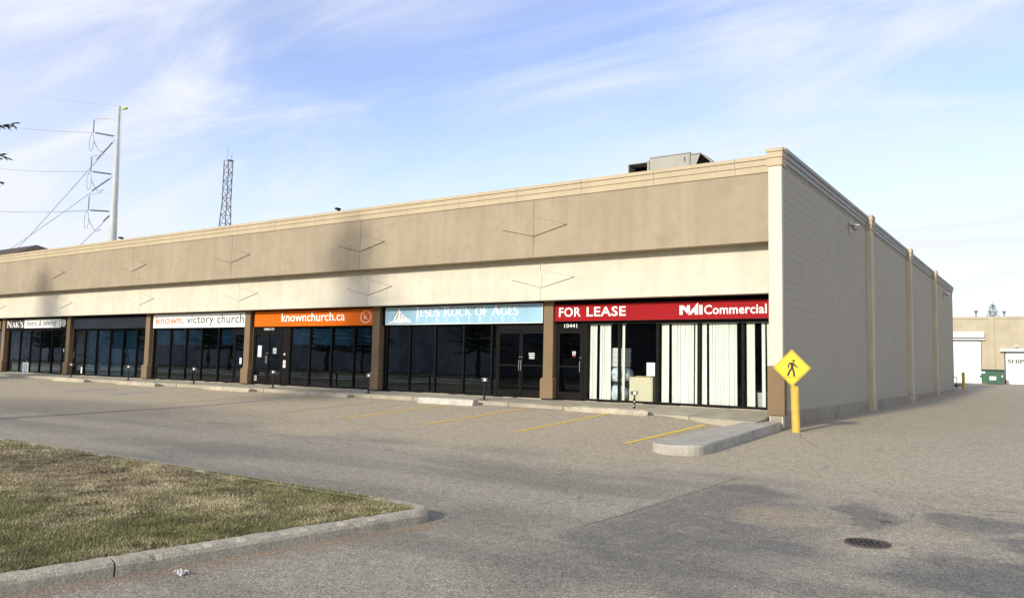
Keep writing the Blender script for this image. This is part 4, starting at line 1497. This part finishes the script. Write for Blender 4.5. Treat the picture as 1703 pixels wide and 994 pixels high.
def fpoly(pts, k=0): fg.poly([(p[0], fy - .0003 * k, zc + p[1]) for p in pts])


fpoly([(.045 + .028 * math.cos(a), .165 + .030 * math.sin(a)) for a in np.linspace(0, 2 * math.pi, 15)[:-1]])
fpoly([(-.055, .125), (.03, .13), (.055, .10), (.035, -.01), (-.025, -.02), (-.02, .05)], 1)
fpoly([(-.055, .125), (-.025, .115), (-.06, .055), (-.062, -.005), (-.088, -.01), (-.092, .06)], 2)
fpoly([(.05, .115), (.045, .075), (.08, .03), (.135, .012), (.142, .03), (.10, .06)], 3)
fpoly([(-.02, .0), (.025, -.015), (-.035, -.09), (-.07, -.19), (-.115, -.185), (-.075, -.075)], 4)
fpoly([(-.005, -.01), (.038, .0), (.068, -.085), (.078, -.195), (.035, -.20), (.025, -.095)], 5)
fg.build('walking_figure', M['sign_black'], ps)
MB().box(-.17, .19, -.1265, -.1255, zc - .222, zc - .214).build('crossing_line', M['sign_black'], ps)
for dz in (.30, -.30): MB().tube([(0, -.125, zc + dz), (0, -.130, zc + dz)], .009, 8).build('bolt', M['yellow_sleeve'], ps)

# ------------------------------------------------------------------ plug-in posts along the sidewalk
MX = [-3.07, -7.95, -12.72, -17.56, -22.42, -27.2, -32.1]
MLAB = ['black plug-in post in front of the beige cabinet window', 'black plug-in post behind the white wheel stop', 'black plug-in post beside the column left of the blue sign',
        'black plug-in post in front of the double doors under the orange sign', 'black plug-in post in front of the window under the white sign',
        'black plug-in post in front of the window under the blank dark sign', 'farthest black plug-in post, beside the column right of the bistro sign']
for k, x in enumerate(MX):
    hgt = .50 if k == 0 else .64
    t = thing('plug_in_post', MLAB[k], 'post', (x, -1.55, wz(x) * .8 - .012), 'black plug-in posts along the kerb')
    MB().tube([(0, 0, 0), (0, 0, hgt - .09)], .030, 10).build('post', M['painted_steel_black'], t)
    if k == 0:
        for zq, aq in ((.10, 0), (.2, 1.5), (.31, -.9), (.38, .6)):
            MB().box(-.012 + .01 * aq, .014 + .01 * aq, -.034, -.029, zq, zq + .045).build('paint_chip', M['litter_white'], t)
    bx_ = MB().box(-.085, .085, -.05, .05, hgt - .10, hgt).build('outlet_box', M['metal_grey'], t, bevel=.01)
    MB().box(.01, .075, -.058, -.0505, hgt - .085, hgt - .02).build('cover', M['sign_white'], bx_)
    MB().box(-.07, -.015, -.056, -.0505, hgt - .085, hgt - .02).build('socket', M['stair_dark'], bx_)
    if k: MB().box(-.12, .12, -.10, .10, -.005, .012).build('base_plate', M['painted_steel_black'], t)

# ------------------------------------------------------------------ concrete wheel stops
def wheel_stop(x0, x1, y, h, mat, label, rough, rz=0.0):
    from mathutils import noise
    L = x1 - x0
    b = MB()
    prof = [(-.15, -.06), (-.145, h * .35), (-.10, h * .92), (-.05, h), (.05, h), (.10, h * .92), (.145, h * .35), (.15, -.06)]
    n = 26
    for i in range(n + 1):
        x = -L / 2 + L * i / n
        for (py, pz_) in prof:
            w = Vector((x * 3 + x0, py * 6, pz_ * 6))
            e = noise.noise(w) * rough + noise.noise(w * 3.1) * rough * .5
            end = min(i, n - i)
            cut = (1 - .6 * rough / .03 * (.5 if end == 0 else .22 if end == 1 else 0)) if rough > .01 else 1
            b.v.append((x + e * .5, py + e * .5, (pz_ * cut + e * .8) if pz_ > 0 else pz_))
    m_ = len(prof)
    for i in range(n):
        for q in range(m_ - 1):
            b.f.append((i * m_ + q, (i + 1) * m_ + q, (i + 1) * m_ + q + 1, i * m_ + q + 1))
    b.f.append(tuple(range(m_))); b.f.append(tuple(reversed(range(n * m_, (n + 1) * m_))))
    o = b.build('wheel_stop', M[mat])
    bm = bmesh.new(); bm.from_mesh(o.data); bmesh.ops.recalc_face_normals(bm, faces=bm.faces); bm.to_mesh(o.data); bm.free()
    o.location = ((x0 + x1) / 2, y, float(gz((x0 + x1) / 2, y)))
    sl = float(gz(x1, y) - gz(x0, y)) / L
    o.rotation_euler = (0, -math.atan(sl), rz)
    return tag(o, label, 'wheel stop', 'concrete wheel stops')


wheel_stop(-4.72, -2.35, -2.16, .135, 'concrete_stop', 'worn crumbling wheel stop below the beige cabinet window', .03)
wheel_stop(-9.75, -7.72, -2.30, .17, 'concrete_white', 'whole white concrete wheel stop in front of the blue-sign shop', .004, .02)
wheel_stop(-15.5, -12.95, -2.15, .13, 'concrete_stop', 'eroded wheel stop near the column left of the blue sign', .028)
wheel_stop(-20.6, -17.9, -2.2, .14, 'concrete_stop', 'broken wheel stop in front of the double doors', .03)
wheel_stop(-26.6, -23.8, -2.25, .15, 'concrete_stop', 'worn wheel stop in front of the white-sign shop', .03)
wheel_stop(-32.0, -29.2, -2.3, .15, 'concrete_stop', 'far worn wheel stop in front of the blank dark sign shop', .03)

# accessible parking sign
a_ = thing('parking_sign', 'small white accessible parking sign on a short post in front of the bistro', 'sign', (-36.1, -1.75, wz(-36)))
MB().tube([(0, 0, 0), (0, 0, .78)], .025, 8).build('post', M['metal_grey'], a_)
MB().box(-.05, .05, -.05, .05, .74, .84).build('post_cap', M['painted_steel_black'], a_, bevel=.01)
MB().box(-.30, .30, -.05, -.03, .06, .62).build('sign_plate', M['sign_white'], a_)
strokes(a_, [(arc(.5, .5, .34, .34, 20, 200, 16), .07), (arc(.5, .5, .34, .34, 200, 380, 16), .07), ([(.34, .34), (.66, .66)], .06)], -.22, .22, .44, .38, -.052, 'letter_dark', 'ring')
b = MB().box(-.2, .2, -.054, -.051, .16, .19); b.box(-.16, .16, -.054, -.051, .10, .13)
b.build('print', M['letter_dark'], a_)

# ------------------------------------------------------------------ catch basin
dz_ = float(gz(4.5, -12.0))
dr = thing('drain_grate', 'round iron storm drain grate set in the asphalt', 'drain', (4.5, -12.0, dz_ + .004))
b = MB(); n = 32
for r_, z in ((.212, -.012), (.212, .002), (.192, .002), (.192, -.06)):
    for i in range(n): b.v.append((r_ * math.cos(2 * math.pi * i / n), r_ * math.sin(2 * math.pi * i / n), z))
for k in range(3):
    for i in range(n): b.f.append((k * n + i, k * n + (i + 1) % n, (k + 1) * n + (i + 1) % n, (k + 1) * n + i))
b.build('rim', M['worn_iron'], dr)
ca, sa = math.cos(R(112)), math.sin(R(112))
for i in range(8):
    u = -.168 + i * .048
    hl = math.sqrt(max(.0, .190 ** 2 - u * u))
    if hl < .05: continue
    b = MB()
    c8 = [(-hl, u - .013), (hl, u - .013), (hl, u + .013), (-hl, u + .013)]
    b.prism([(p[0] * ca - p[1] * sa, p[0] * sa + p[1] * ca, -.030) for p in c8], (0, 0, .026))
    b.build('bar', M['cast_iron'], dr)
b = MB().prism([(-.19 * sa - .012 * ca, .19 * ca - .012 * sa, -.034), (-.19 * sa + .012 * ca, .19 * ca + .012 * sa, -.034), (.19 * sa + .012 * ca, -.19 * ca + .012 * sa, -.034), (.19 * sa - .012 * ca, -.19 * ca - .012 * sa, -.034)], (0, 0, .022))
b.build('cross_bar', M['cast_iron'], dr)
b = MB().poly([(.23 * math.cos(2 * math.pi * i / n), .23 * math.sin(2 * math.pi * i / n), -.35) for i in range(n)])
b.tube([(0, 0, -.35), (0, 0, -.02)], .215, 32, False)
b.build('pit', M['pit_dark'], dr)

# litter
def crumpled():
    b = MB(); rnd = random.Random(4); n = 7
    for i in range(n):
        for j in range(n):
            b.v.append(((i / (n - 1) - .5) * .11 + rnd.uniform(-.012, .012), (j / (n - 1) - .5) * .07 + rnd.uniform(-.01, .01), rnd.uniform(-.012, .026)))
    for i in range(n - 1):
        for j in range(n - 1): b.f.append((i * n + j, (i + 1) * n + j, (i + 1) * n + j + 1, i * n + j + 1))
    return b.mesh('paper_litter', M['litter_white'])


o = link('paper_litter', crumpled(), None, (.53, -16.86, float(gz(.53, -16.86)) + .014))
tag(o, 'crumpled white paper lying on the road below the kerb', 'litter')
tw = MB().tube([(4.42, -10.95, -.575), (4.50, -11.0, -.565), (4.56, -11.02, -.57)], [.004, .005, .003], 5).build('twig', M['bark']); tag(tw, 'short dark twig lying above the storm drain', 'twig')

# ------------------------------------------------------------------ rear of the building
bo = thing('yellow_bollard', 'short yellow steel bollard at the far end of the block wall', 'bollard', (.83, 40.6, float(gz(.83, 40.6))))
MB().tube([(0, 0, -.05), (0, 0, 1.12)], .10, 16).build('pipe', M['yellow_sleeve'], bo)
MB().tube([(0, 0, 1.12), (0, 0, 1.16)], [.10, .05], 16).build('dome', M['yellow_sleeve'], bo)
stz = float(gz(0, 40))
st = thing('rear_stairs', 'dark steel rear stairs with a pipe handrail behind the building', 'stairs', (-.2, 40.5, stz))
for k in range(4): MB().box(-1.2 + k * .28, -.9 + k * .28, -.6, .3, .02, .72 - k * .18).build('step', M['stair_dark'], st)
for zq, nm in ((.95, 'handrail'), (.45, 'mid_rail')): MB().tube([(-1.3, -.6, .75 + zq), (.75, -.6, zq - .15)], .025, 8).build(nm, M['stair_dark'], st)
for xq, zq in ((-1.2, 1.65), (-.2, 1.05), (.7, .82)): MB().tube([(xq, -.6, 0), (xq, -.6, zq)], .022, 8).build('post', M['stair_dark'], st)

# far warehouse across the rear yard
FY = 61.0
FZ = .17
fw = thing('warehouse', 'beige warehouse with white loading doors across the rear yard', 'building', (0, FY, FZ))
b = MB()
for (x0, x1, z0, z1) in ((-30, -3.6, 0, 5.7), (-3.6, .52, 3.80, 5.7), (.52, 2.30, 0, 5.7), (2.30, 6.0, 2.80, 5.7), (6.0, 45, 0, 5.7)): b.box(x0, x1, 0, .3, z0, z1)
b.build('wall', M['wall_far'], fw)
MB().box(-30, 45, .3, 20, 0, 5.6).build('rear_volume', M['wall_far'], fw)
MB().box(-30, 45, -.06, .4, 5.70, 5.90).build('coping', M['wall_far'], fw)
for x in (1.14, 7.2, -6.0, 13.2): MB().box(x, x + .42, -.10, 0, 0, 5.72).build('pilaster', M['wall_far'], fw, bevel=.01)
for (x0, x1, zt) in ((-3.6, .52, 3.78), (2.30, 6.0, 2.78)):
    dd_ = link('loading_door', None, fw)
    nrow = 6
    for q in range(nrow): MB().box(x0 + .03, x1 - .03, .10, .14, zt * q / nrow + .006, zt * (q + 1) / nrow - .006).build('panel', M['door_white'], dd_)
    MB().box(x0 - .05, x0, -.03, .2, 0, zt).build('jamb', M['stair_dark'], dd_); MB().box(x1 - .03, x1 + .02, -.03, .2, 0, zt).build('jamb', M['stair_dark'], dd_)
    MB().box(x0, x1, -.02, .2, zt, zt + .04).build('head_seal', M['stair_dark'], dd_)
    if x0 > 0: place_text(dd_, 'SHIPPING', 2.46, 5.15, 1.80, 2.14, .094, 'letter_dark', .03)
MB().box(-3.9, .80, -.45, -.02, 4.05, 4.52).build('door_canopy', M['door_white'], fw, bevel=.01)
MB().box(-3.9, .86, -.30, -.02, 3.84, 3.95).build('canopy_lip', M['door_white'], fw)
MB().box(1.94, 6.3, -.40, -.02, 2.82, 3.05).build('door_canopy', M['door_white'], fw, bevel=.01)
yl = thing('yard_camera', 'small white camera above the right loading door of the warehouse', 'camera', (3.2, FY - .1, FZ + 3.25))
MB().tube([(0, .1, 0), (0, -.1, .02)], .02, 6).build('arm', M['door_white'], yl)
MB().box(-.16, .10, -.2, -.08, -.02, .10).build('housing', M['door_white'], yl, bevel=.015)
du = thing('dumpster', 'dark green steel dumpster standing by the warehouse doors', 'dumpster', (1.52, 58.2, float(gz(1.52, 58.2))))
b = MB()
b.v += [(-.80, -.55, .08), (.80, -.55, .08), (.80, .55, .08), (-.80, .55, .08), (-.84, -.62, 1.12), (.84, -.62, 1.12), (.84, .55, 1.20), (-.84, .55, 1.20)]
b.f += [(3, 2, 1, 0), (4, 5, 6, 7), (0, 1, 5, 4), (1, 2, 6, 5), (2, 3, 7, 6), (3, 0, 4, 7)]
b.build('body', M['dumpster_green'], du, bevel=.012)
for s in (-1, 1):
    MB().box(min(s * .02, s * .86), max(s * .02, s * .86), -.66, .58, 1.205, 1.25).build('lid', M['dumpster_green'], du, bevel=.01)
    MB().box(s * .90 - .05, s * .90 + .05, -.45, .2, .55, .72).build('fork_pocket', M['dumpster_green'], du, bevel=.008)
    MB().box(s * .5 - .03, s * .5 + .03, -.60, -.56, .1, 1.1).build('rib', M['dumpster_green'], du)
for (x0, x1, z0, z1) in ((-.22, .26, .36, .66), (-.80, -.53, .90, 1.06), (.66, .76, .62, .76)):
    MB().box(x0, x1, -.632, -.622, z0, z1).build('sticker', M['sign_white'], du)
for x, h, lab in ((.13, .58, 'thin dark roof vent pipe on the warehouse left of the distant spruce'), (2.29, .50, 'thin pale roof vent on the warehouse right of the distant spruce')):
    v = thing('roof_vent', lab, 'vent', (x, FY + .8, FZ + 5.6), 'vents on the warehouse roof')
    MB().tube([(0, 0, 0), (0, 0, h + .2)], .05, 8).build('pipe', M['lattice_steel'], v)
    MB().tube([(0, 0, h + .1), (0, 0, h + .32)], [.10, .14], 10).build('cowl', M['lattice_steel'], v)

# ------------------------------------------------------------------ power pole, lattice tower, house roof
pp = thing('power_pole', 'tall pale steel power pole with insulator arms behind the building', 'power pole', (-106.6, 40, 0))


def P(x, z, y=0.0): return (x + 106.6, y, z)


MB().tube([P(-106.2, -.3), P(-106.35, 17), P(-106.85, 37.6)], [.85, .58, .20], 14).build('shaft', M['galvanised'], pp, smooth=True)
b = MB()
for s in (0, .36): b.tube([P(-105.28 + s, 3), P(-106.38 + s, 37.2)], .03, 5)
for k in range(84):
    z = 4 + k * .4
    xx = -105.28 - (z - 3) * 1.1 / 34.2
    b.tube([P(xx, z), P(xx + .36, z)], .022, 4)
    if k % 9 == 0: b.tube([P(xx - .5, z), P(xx, z)], .03, 4)
b.build('ladder', M['galvanised'], pp)
for (za, zb_, zi, zr) in ((36.7, 35.4, 34.65, 33.1), (31.0, 29.9, 28.65, 27.4), (25.0, 24.2, 22.7, 21.9)):
    MB().tube([P(-107.0, zb_), P(-110, zb_ + .85), P(-113.7, za)], .07, 6).build('arm', M['galvanised'], pp)
    b = MB()
    for q in range(10): b.tube([P(-113.75, za - .2 - q * (za - zi) / 10.5), P(-113.76, za - .2 - (q + .55) * (za - zi) / 10.5)], .10, 6)
    b.tube([P(-113.75, za), P(-113.78, zi)], .03, 4)
    b.build('insulator', M['lattice_steel'], pp)
    b = MB()
    for q in range(16):
        f0, f1 = .12 + q * .05, .12 + (q + .6) * .05
        b.tube([P(-113.8 + 6.4 * f0, zi + (zr - zi) * f0), P(-113.8 + 6.4 * f1, zi + (zr - zi) * f1)], .12, 6)
    b.tube([P(-113.8, zi), P(-107.2, zr)], .04, 4)
    b.build('insulator', M['lattice_steel'], pp)
    # jumper loops
    b = MB()
    b.tube([P(-113.4 + 3.6 * u, zi - .2 - 2.6 * math.sin(math.pi * (.15 + .55 * u)) - .9 * u) for u in np.linspace(0, 1, 9)], .045, 4)
    b.tube([P(-114.1 + .65 * math.cos(a), zi - 1.5 + 1.35 * math.sin(a)) for a in np.linspace(0, 6.28, 15)], .035, 4)
    b.build('jumper', M['lattice_steel'], pp)


def wire(p0, p1, sag, r=.055):
    p0, p1 = Vector(p0), Vector(p1)
    pts = []
    for i in range(13):
        t = i / 12
        q = p0.lerp(p1, t); q.z -= sag * 4 * t * (1 - t)
        pts.append(tuple(q))
    MB().tube(pts, r, 4).build('wire', M['wire'], pp)


wire(P(-106.9, 37.6), P(-190, 63.0), 2.0, .028)
wire(P(-113.8, 34.65), P(-190, 52.6), 1.5)
wire(P(-113.8, 28.65), P(-190, 42.6), 1.5)
wire(P(-113.9, 22.7), P(-190, 33.0), 1.5, .045)
wire(P(-113.9, 22.6), P(-190, 32.2), 1.2, .035)
for (z0, x1, z1) in ((32.6, -146.0, 13.5), (27.1, -152.0, 15.0), (21.4, -122, 14.9)):
    wire(P(-107.4, z0), P(x1, z1), .3, .05)
    b = MB()
    dx, dz = (x1 + 107.4), (z1 - z0)
    for q in range(9): b.tube([P(-107.4 + dx * (.02 + q * .012), z0 + dz * (.02 + q * .012)), P(-107.4 + dx * (.027 + q * .012), z0 + dz * (.027 + q * .012))], .12, 6)
    b.build('insulator', M['lattice_steel'], pp)
MB().tube([P(-106.5, 36.7), P(-105.6, 37.0)], .05, 5).build('lamp_arm', M['galvanised'], pp)
MB().box(1.0, 1.95, -.2, .2, 36.80, 37.02).build('marker_lamp', M['lime_lamp'], pp, bevel=.05)

lt = thing('lattice_tower', 'dark steel lattice radio tower standing behind the parapet', 'tower', (-108.0, 60, 0))
H = 34.1


def lw(z): return .62 if z > 27 else .62 + (27 - z) * .05


cs = [(-1, -1), (1, -1), (0, 1)]
for c in cs: MB().tube([(c[0] * lw(z), c[1] * lw(z), z) for z in (0, 10, 20, 27, H)], .085, 6).build('leg', M['lattice_steel'], lt)
zlev = [3 + k * 1.45 for k in range(22)]
for i in range(len(zlev) - 1):
    za, zb_ = zlev[i], min(zlev[i + 1], H)
    b = MB()
    for q in range(3):
        c, e = cs[q], cs[(q + 1) % 3]
        if i % 2: c, e = e, c
        b.tube([(c[0] * lw(za), c[1] * lw(za), za), (e[0] * lw(zb_), e[1] * lw(zb_), zb_)], .05, 4)
        b.tube([(c[0] * lw(za), c[1] * lw(za), za), (e[0] * lw(za), e[1] * lw(za), za)], .04, 4)
    b.build('brace', M['lattice_steel'], lt)
for (x, y, z0, z1) in ((-.6, 0, 33, 36.6), (.4, 0, 33, 34.9), (.6, 0, 33, 35.4)): MB().tube([(x, y, z0), (x, y, z1)], .03, 4).build('antenna', M['lattice_steel'], lt)
MB().box(-.5, .5, -.4, .5, H - .06, H).build('top_platform', M['lattice_steel'], lt)
MB().tube([(.7, 0, 31.4), (1.7, -.2, 31.4)], .04, 4).build('antenna', M['lattice_steel'], lt)

hs = thing('gabled_house', 'brown shingled roof peeking over the parapet at the left', 'house', (-106, 28, .6))
MB().box(-18, 9.0, -6, 6, -.3, 11.6).build('wall', M['siding'], hs)
b = MB()
b.v += [(-19, -6.8, 11.4), (10.4, -6.8, 11.4), (10.4, 6.8, 11.4), (-19, 6.8, 11.4), (-15, 0, 14.4), (3.6, 0, 14.4)]
b.f += [(0, 1, 5, 4), (1, 2, 5), (2, 3, 4, 5), (3, 0, 4), (3, 2, 1, 0)]
b.build('roof', M['shingle'], hs)

# ------------------------------------------------------------------ spruce trees
def spruce_mesh(h, rmax, base, seed, dens=1.0, ex=.82):
    rs = np.random.default_rng(seed)
    tv, tf = [], []

    def blade(p, d, up, L, w):
        # a twig bearing needles: a tapered, three-sided sleeve
        a = np.cross(d, up); na = np.linalg.norm(a)
        a = a / (na + 1e-9); b_ = np.cross(a, d)
        k = len(tv)
        for t, s in ((0, .55), (.35, 1.0), (1, .12)):
            for q in range(3):
                an = q * 2.094 + .5
                tv.append(p + d * L * t + (a * math.cos(an) + b_ * math.sin(an)) * w * s)
        for i in range(2):
            for q in range(3):
                e = (q + 1) % 3
                tf.append((k + i * 3 + q, k + i * 3 + e, k + (i + 1) * 3 + e, k + (i + 1) * 3 + q))
    z = base
    while z < h - .15:
        f = (z - base) / (h - base)
        rad = rmax * (1 - f) ** ex * (1 if f > .06 else .75) + .08
        nb = max(4, int(9 * dens * (1 - .35 * f)))
        a0 = rs.uniform(0, 6.28)
        for i in range(nb):
            az = a0 + i * 6.283 / nb + rs.normal(0, .18)
            L = rad * rs.uniform(.72, 1.1)
            out = np.array([math.cos(az), math.sin(az), 0.])
            droop = rs.uniform(.12, .34) * (1 - f) - .25 * f
            nt = max(3, int(L / .16))
            pts = []
            for q in range(nt + 1):
                t = q / nt
                pts.append(np.array([0, 0, z]) + out * L * t + np.array([0, 0, 1.]) * (-droop * L * t + .22 * L * t * t))
            side = np.array([-out[1], out[0], 0])
            for q in range(1, nt + 1):
                t = q / nt
                p = pts[q]
                d = pts[q] - pts[q - 1]; d /= np.linalg.norm(d)
                blade(pts[q - 1], d, np.array([0, 0, 1.]), np.linalg.norm(pts[q] - pts[q - 1]) * 1.1, .026)
                for s in (-1, 1):
                    sl = (.18 + .52 * L * .30 * (1 - t) + .1 * rs.random()) * rs.uniform(.7, 1.2)
                    dd = d * rs.uniform(.5, .9) + side * s * rs.uniform(.6, 1.0) + np.array([0, 0, rs.uniform(-.45, .05)])
                    dd /= np.linalg.norm(dd)
                    blade(p, dd, np.array([0, 0, 1.]), sl, .021)
                    for u in (.35, .65):
                        d3 = dd * .7 + side * rs.uniform(-.7, .7) + d * rs.uniform(-.2, .6) + np.array([0, 0, rs.uniform(-.75, -.1)])
                        d3 /= np.linalg.norm(d3)
                        blade(p + dd * sl * u, d3, np.array([0, 0, 1.]), sl * rs.uniform(.35, .6), .019)
        z += rs.uniform(.24, .36)
    for q in range(4):
        blade(np.array([0, 0, h - .5 + q * .1]), np.array([rs.normal(0, .25), rs.normal(0, .25), 1.]), np.array([1., 0, 0]), .45, .03)
    me = bpy.data.meshes.new('crown')
    me.from_pydata([tuple(v) for v in tv], [], tf)
    me.materials.append(M['spruce_needles'])
    return me


def trunk_mesh(h, r0):
    b = MB().tube([(0, 0, -.3), (0, 0, 1), (.03, .02, h * .5), (0, 0, h * .97)], [r0 * 1.25, r0, r0 * .6, .02], 10)
    return b.mesh('trunk', M['bark'], smooth=True)


crown_a, trunk_a = spruce_mesh(11.6, 3.0, 2.4, 11), trunk_mesh(11.4, .17)


crown_b, trunk_b = spruce_mesh(11.7, 3.1, 5.0, 23, .8, .55), trunk_mesh(11.5, .2)


def spruce(x, y, z, s, rz, label, group='spruce trees', full=False):
    t = thing('spruce_tree', label, 'tree', (x, y, z), group, rz)
    t.scale = (s, s, s)
    link('crown', crown_b if full else crown_a, t); link('trunk', trunk_b if full else trunk_a, t)
    return t


spruce(-15.27, -14.98, KZ, 1.0, R(90), 'spruce whose branch tips hang into the left edge of the sky', full=True)
spruce(-37.6, -15.3, KZ, .95, R(100), 'spruce farther along the grass island, outside the view at left', full=True)
ft = spruce(-.9, FY + 42, 0, .95, R(60), 'distant spruce top showing above the warehouse roof', 'far spruce')
ft.scale = (.8, .8, .9)

# ------------------------------------------------------------------ what the shop windows mirror: street, verge and a low building
b = MB().box(-220, 90, -34.0, -31.6, -.7, -.47); tag(b.build('far_sidewalk', M['concrete_island']), 'pale sidewalk across the street', 'sidewalk', kind='structure')
b = MB().box(-220, 90, -61, -34.01, -.7, -.45); tag(b.build('verge', M['lawn_ground']), 'lawn across the street', 'lawn', kind='structure')
wb = thing('brick_shop', 'low building across the street, seen only as a reflection', 'building', (-30, -62, -.5))
MB().box(-190, 12, -8, 0, 0, 6.4).build('wall', M['brick_dark'], wb)
MB().box(-190.3, 12.3, -8.3, .3, 6.4, 7.0).build('roof', M['shingle'], wb)
for k in range(14): MB().box(-185 + k * 14, -180 + k * 14, .0, .04, 0, 3.4).build('door', M['metal_grey'], wb)
for k, (x, y, sc_) in enumerate(((-176, -50, 1.3), (-160, -44, 1.2), (-147, -52, 1.35), (-133, -45, 1.2), (-119, -50, 1.3), (-106, -43, 1.15), (-92, -47, 1.25), (-79, -41, 1.2), (-68, -47, 1.25), (-55, -40, 1.1), (-44, -46, 1.2), (-31, -41, 1.0), (-20, -46, 1.15), (-8, -42, 1.0))):
    spruce(x, y, -.45, sc_, k * 1.3, 'spruce across the street, seen only mirrored in the shop windows', 'spruce trees across the street')
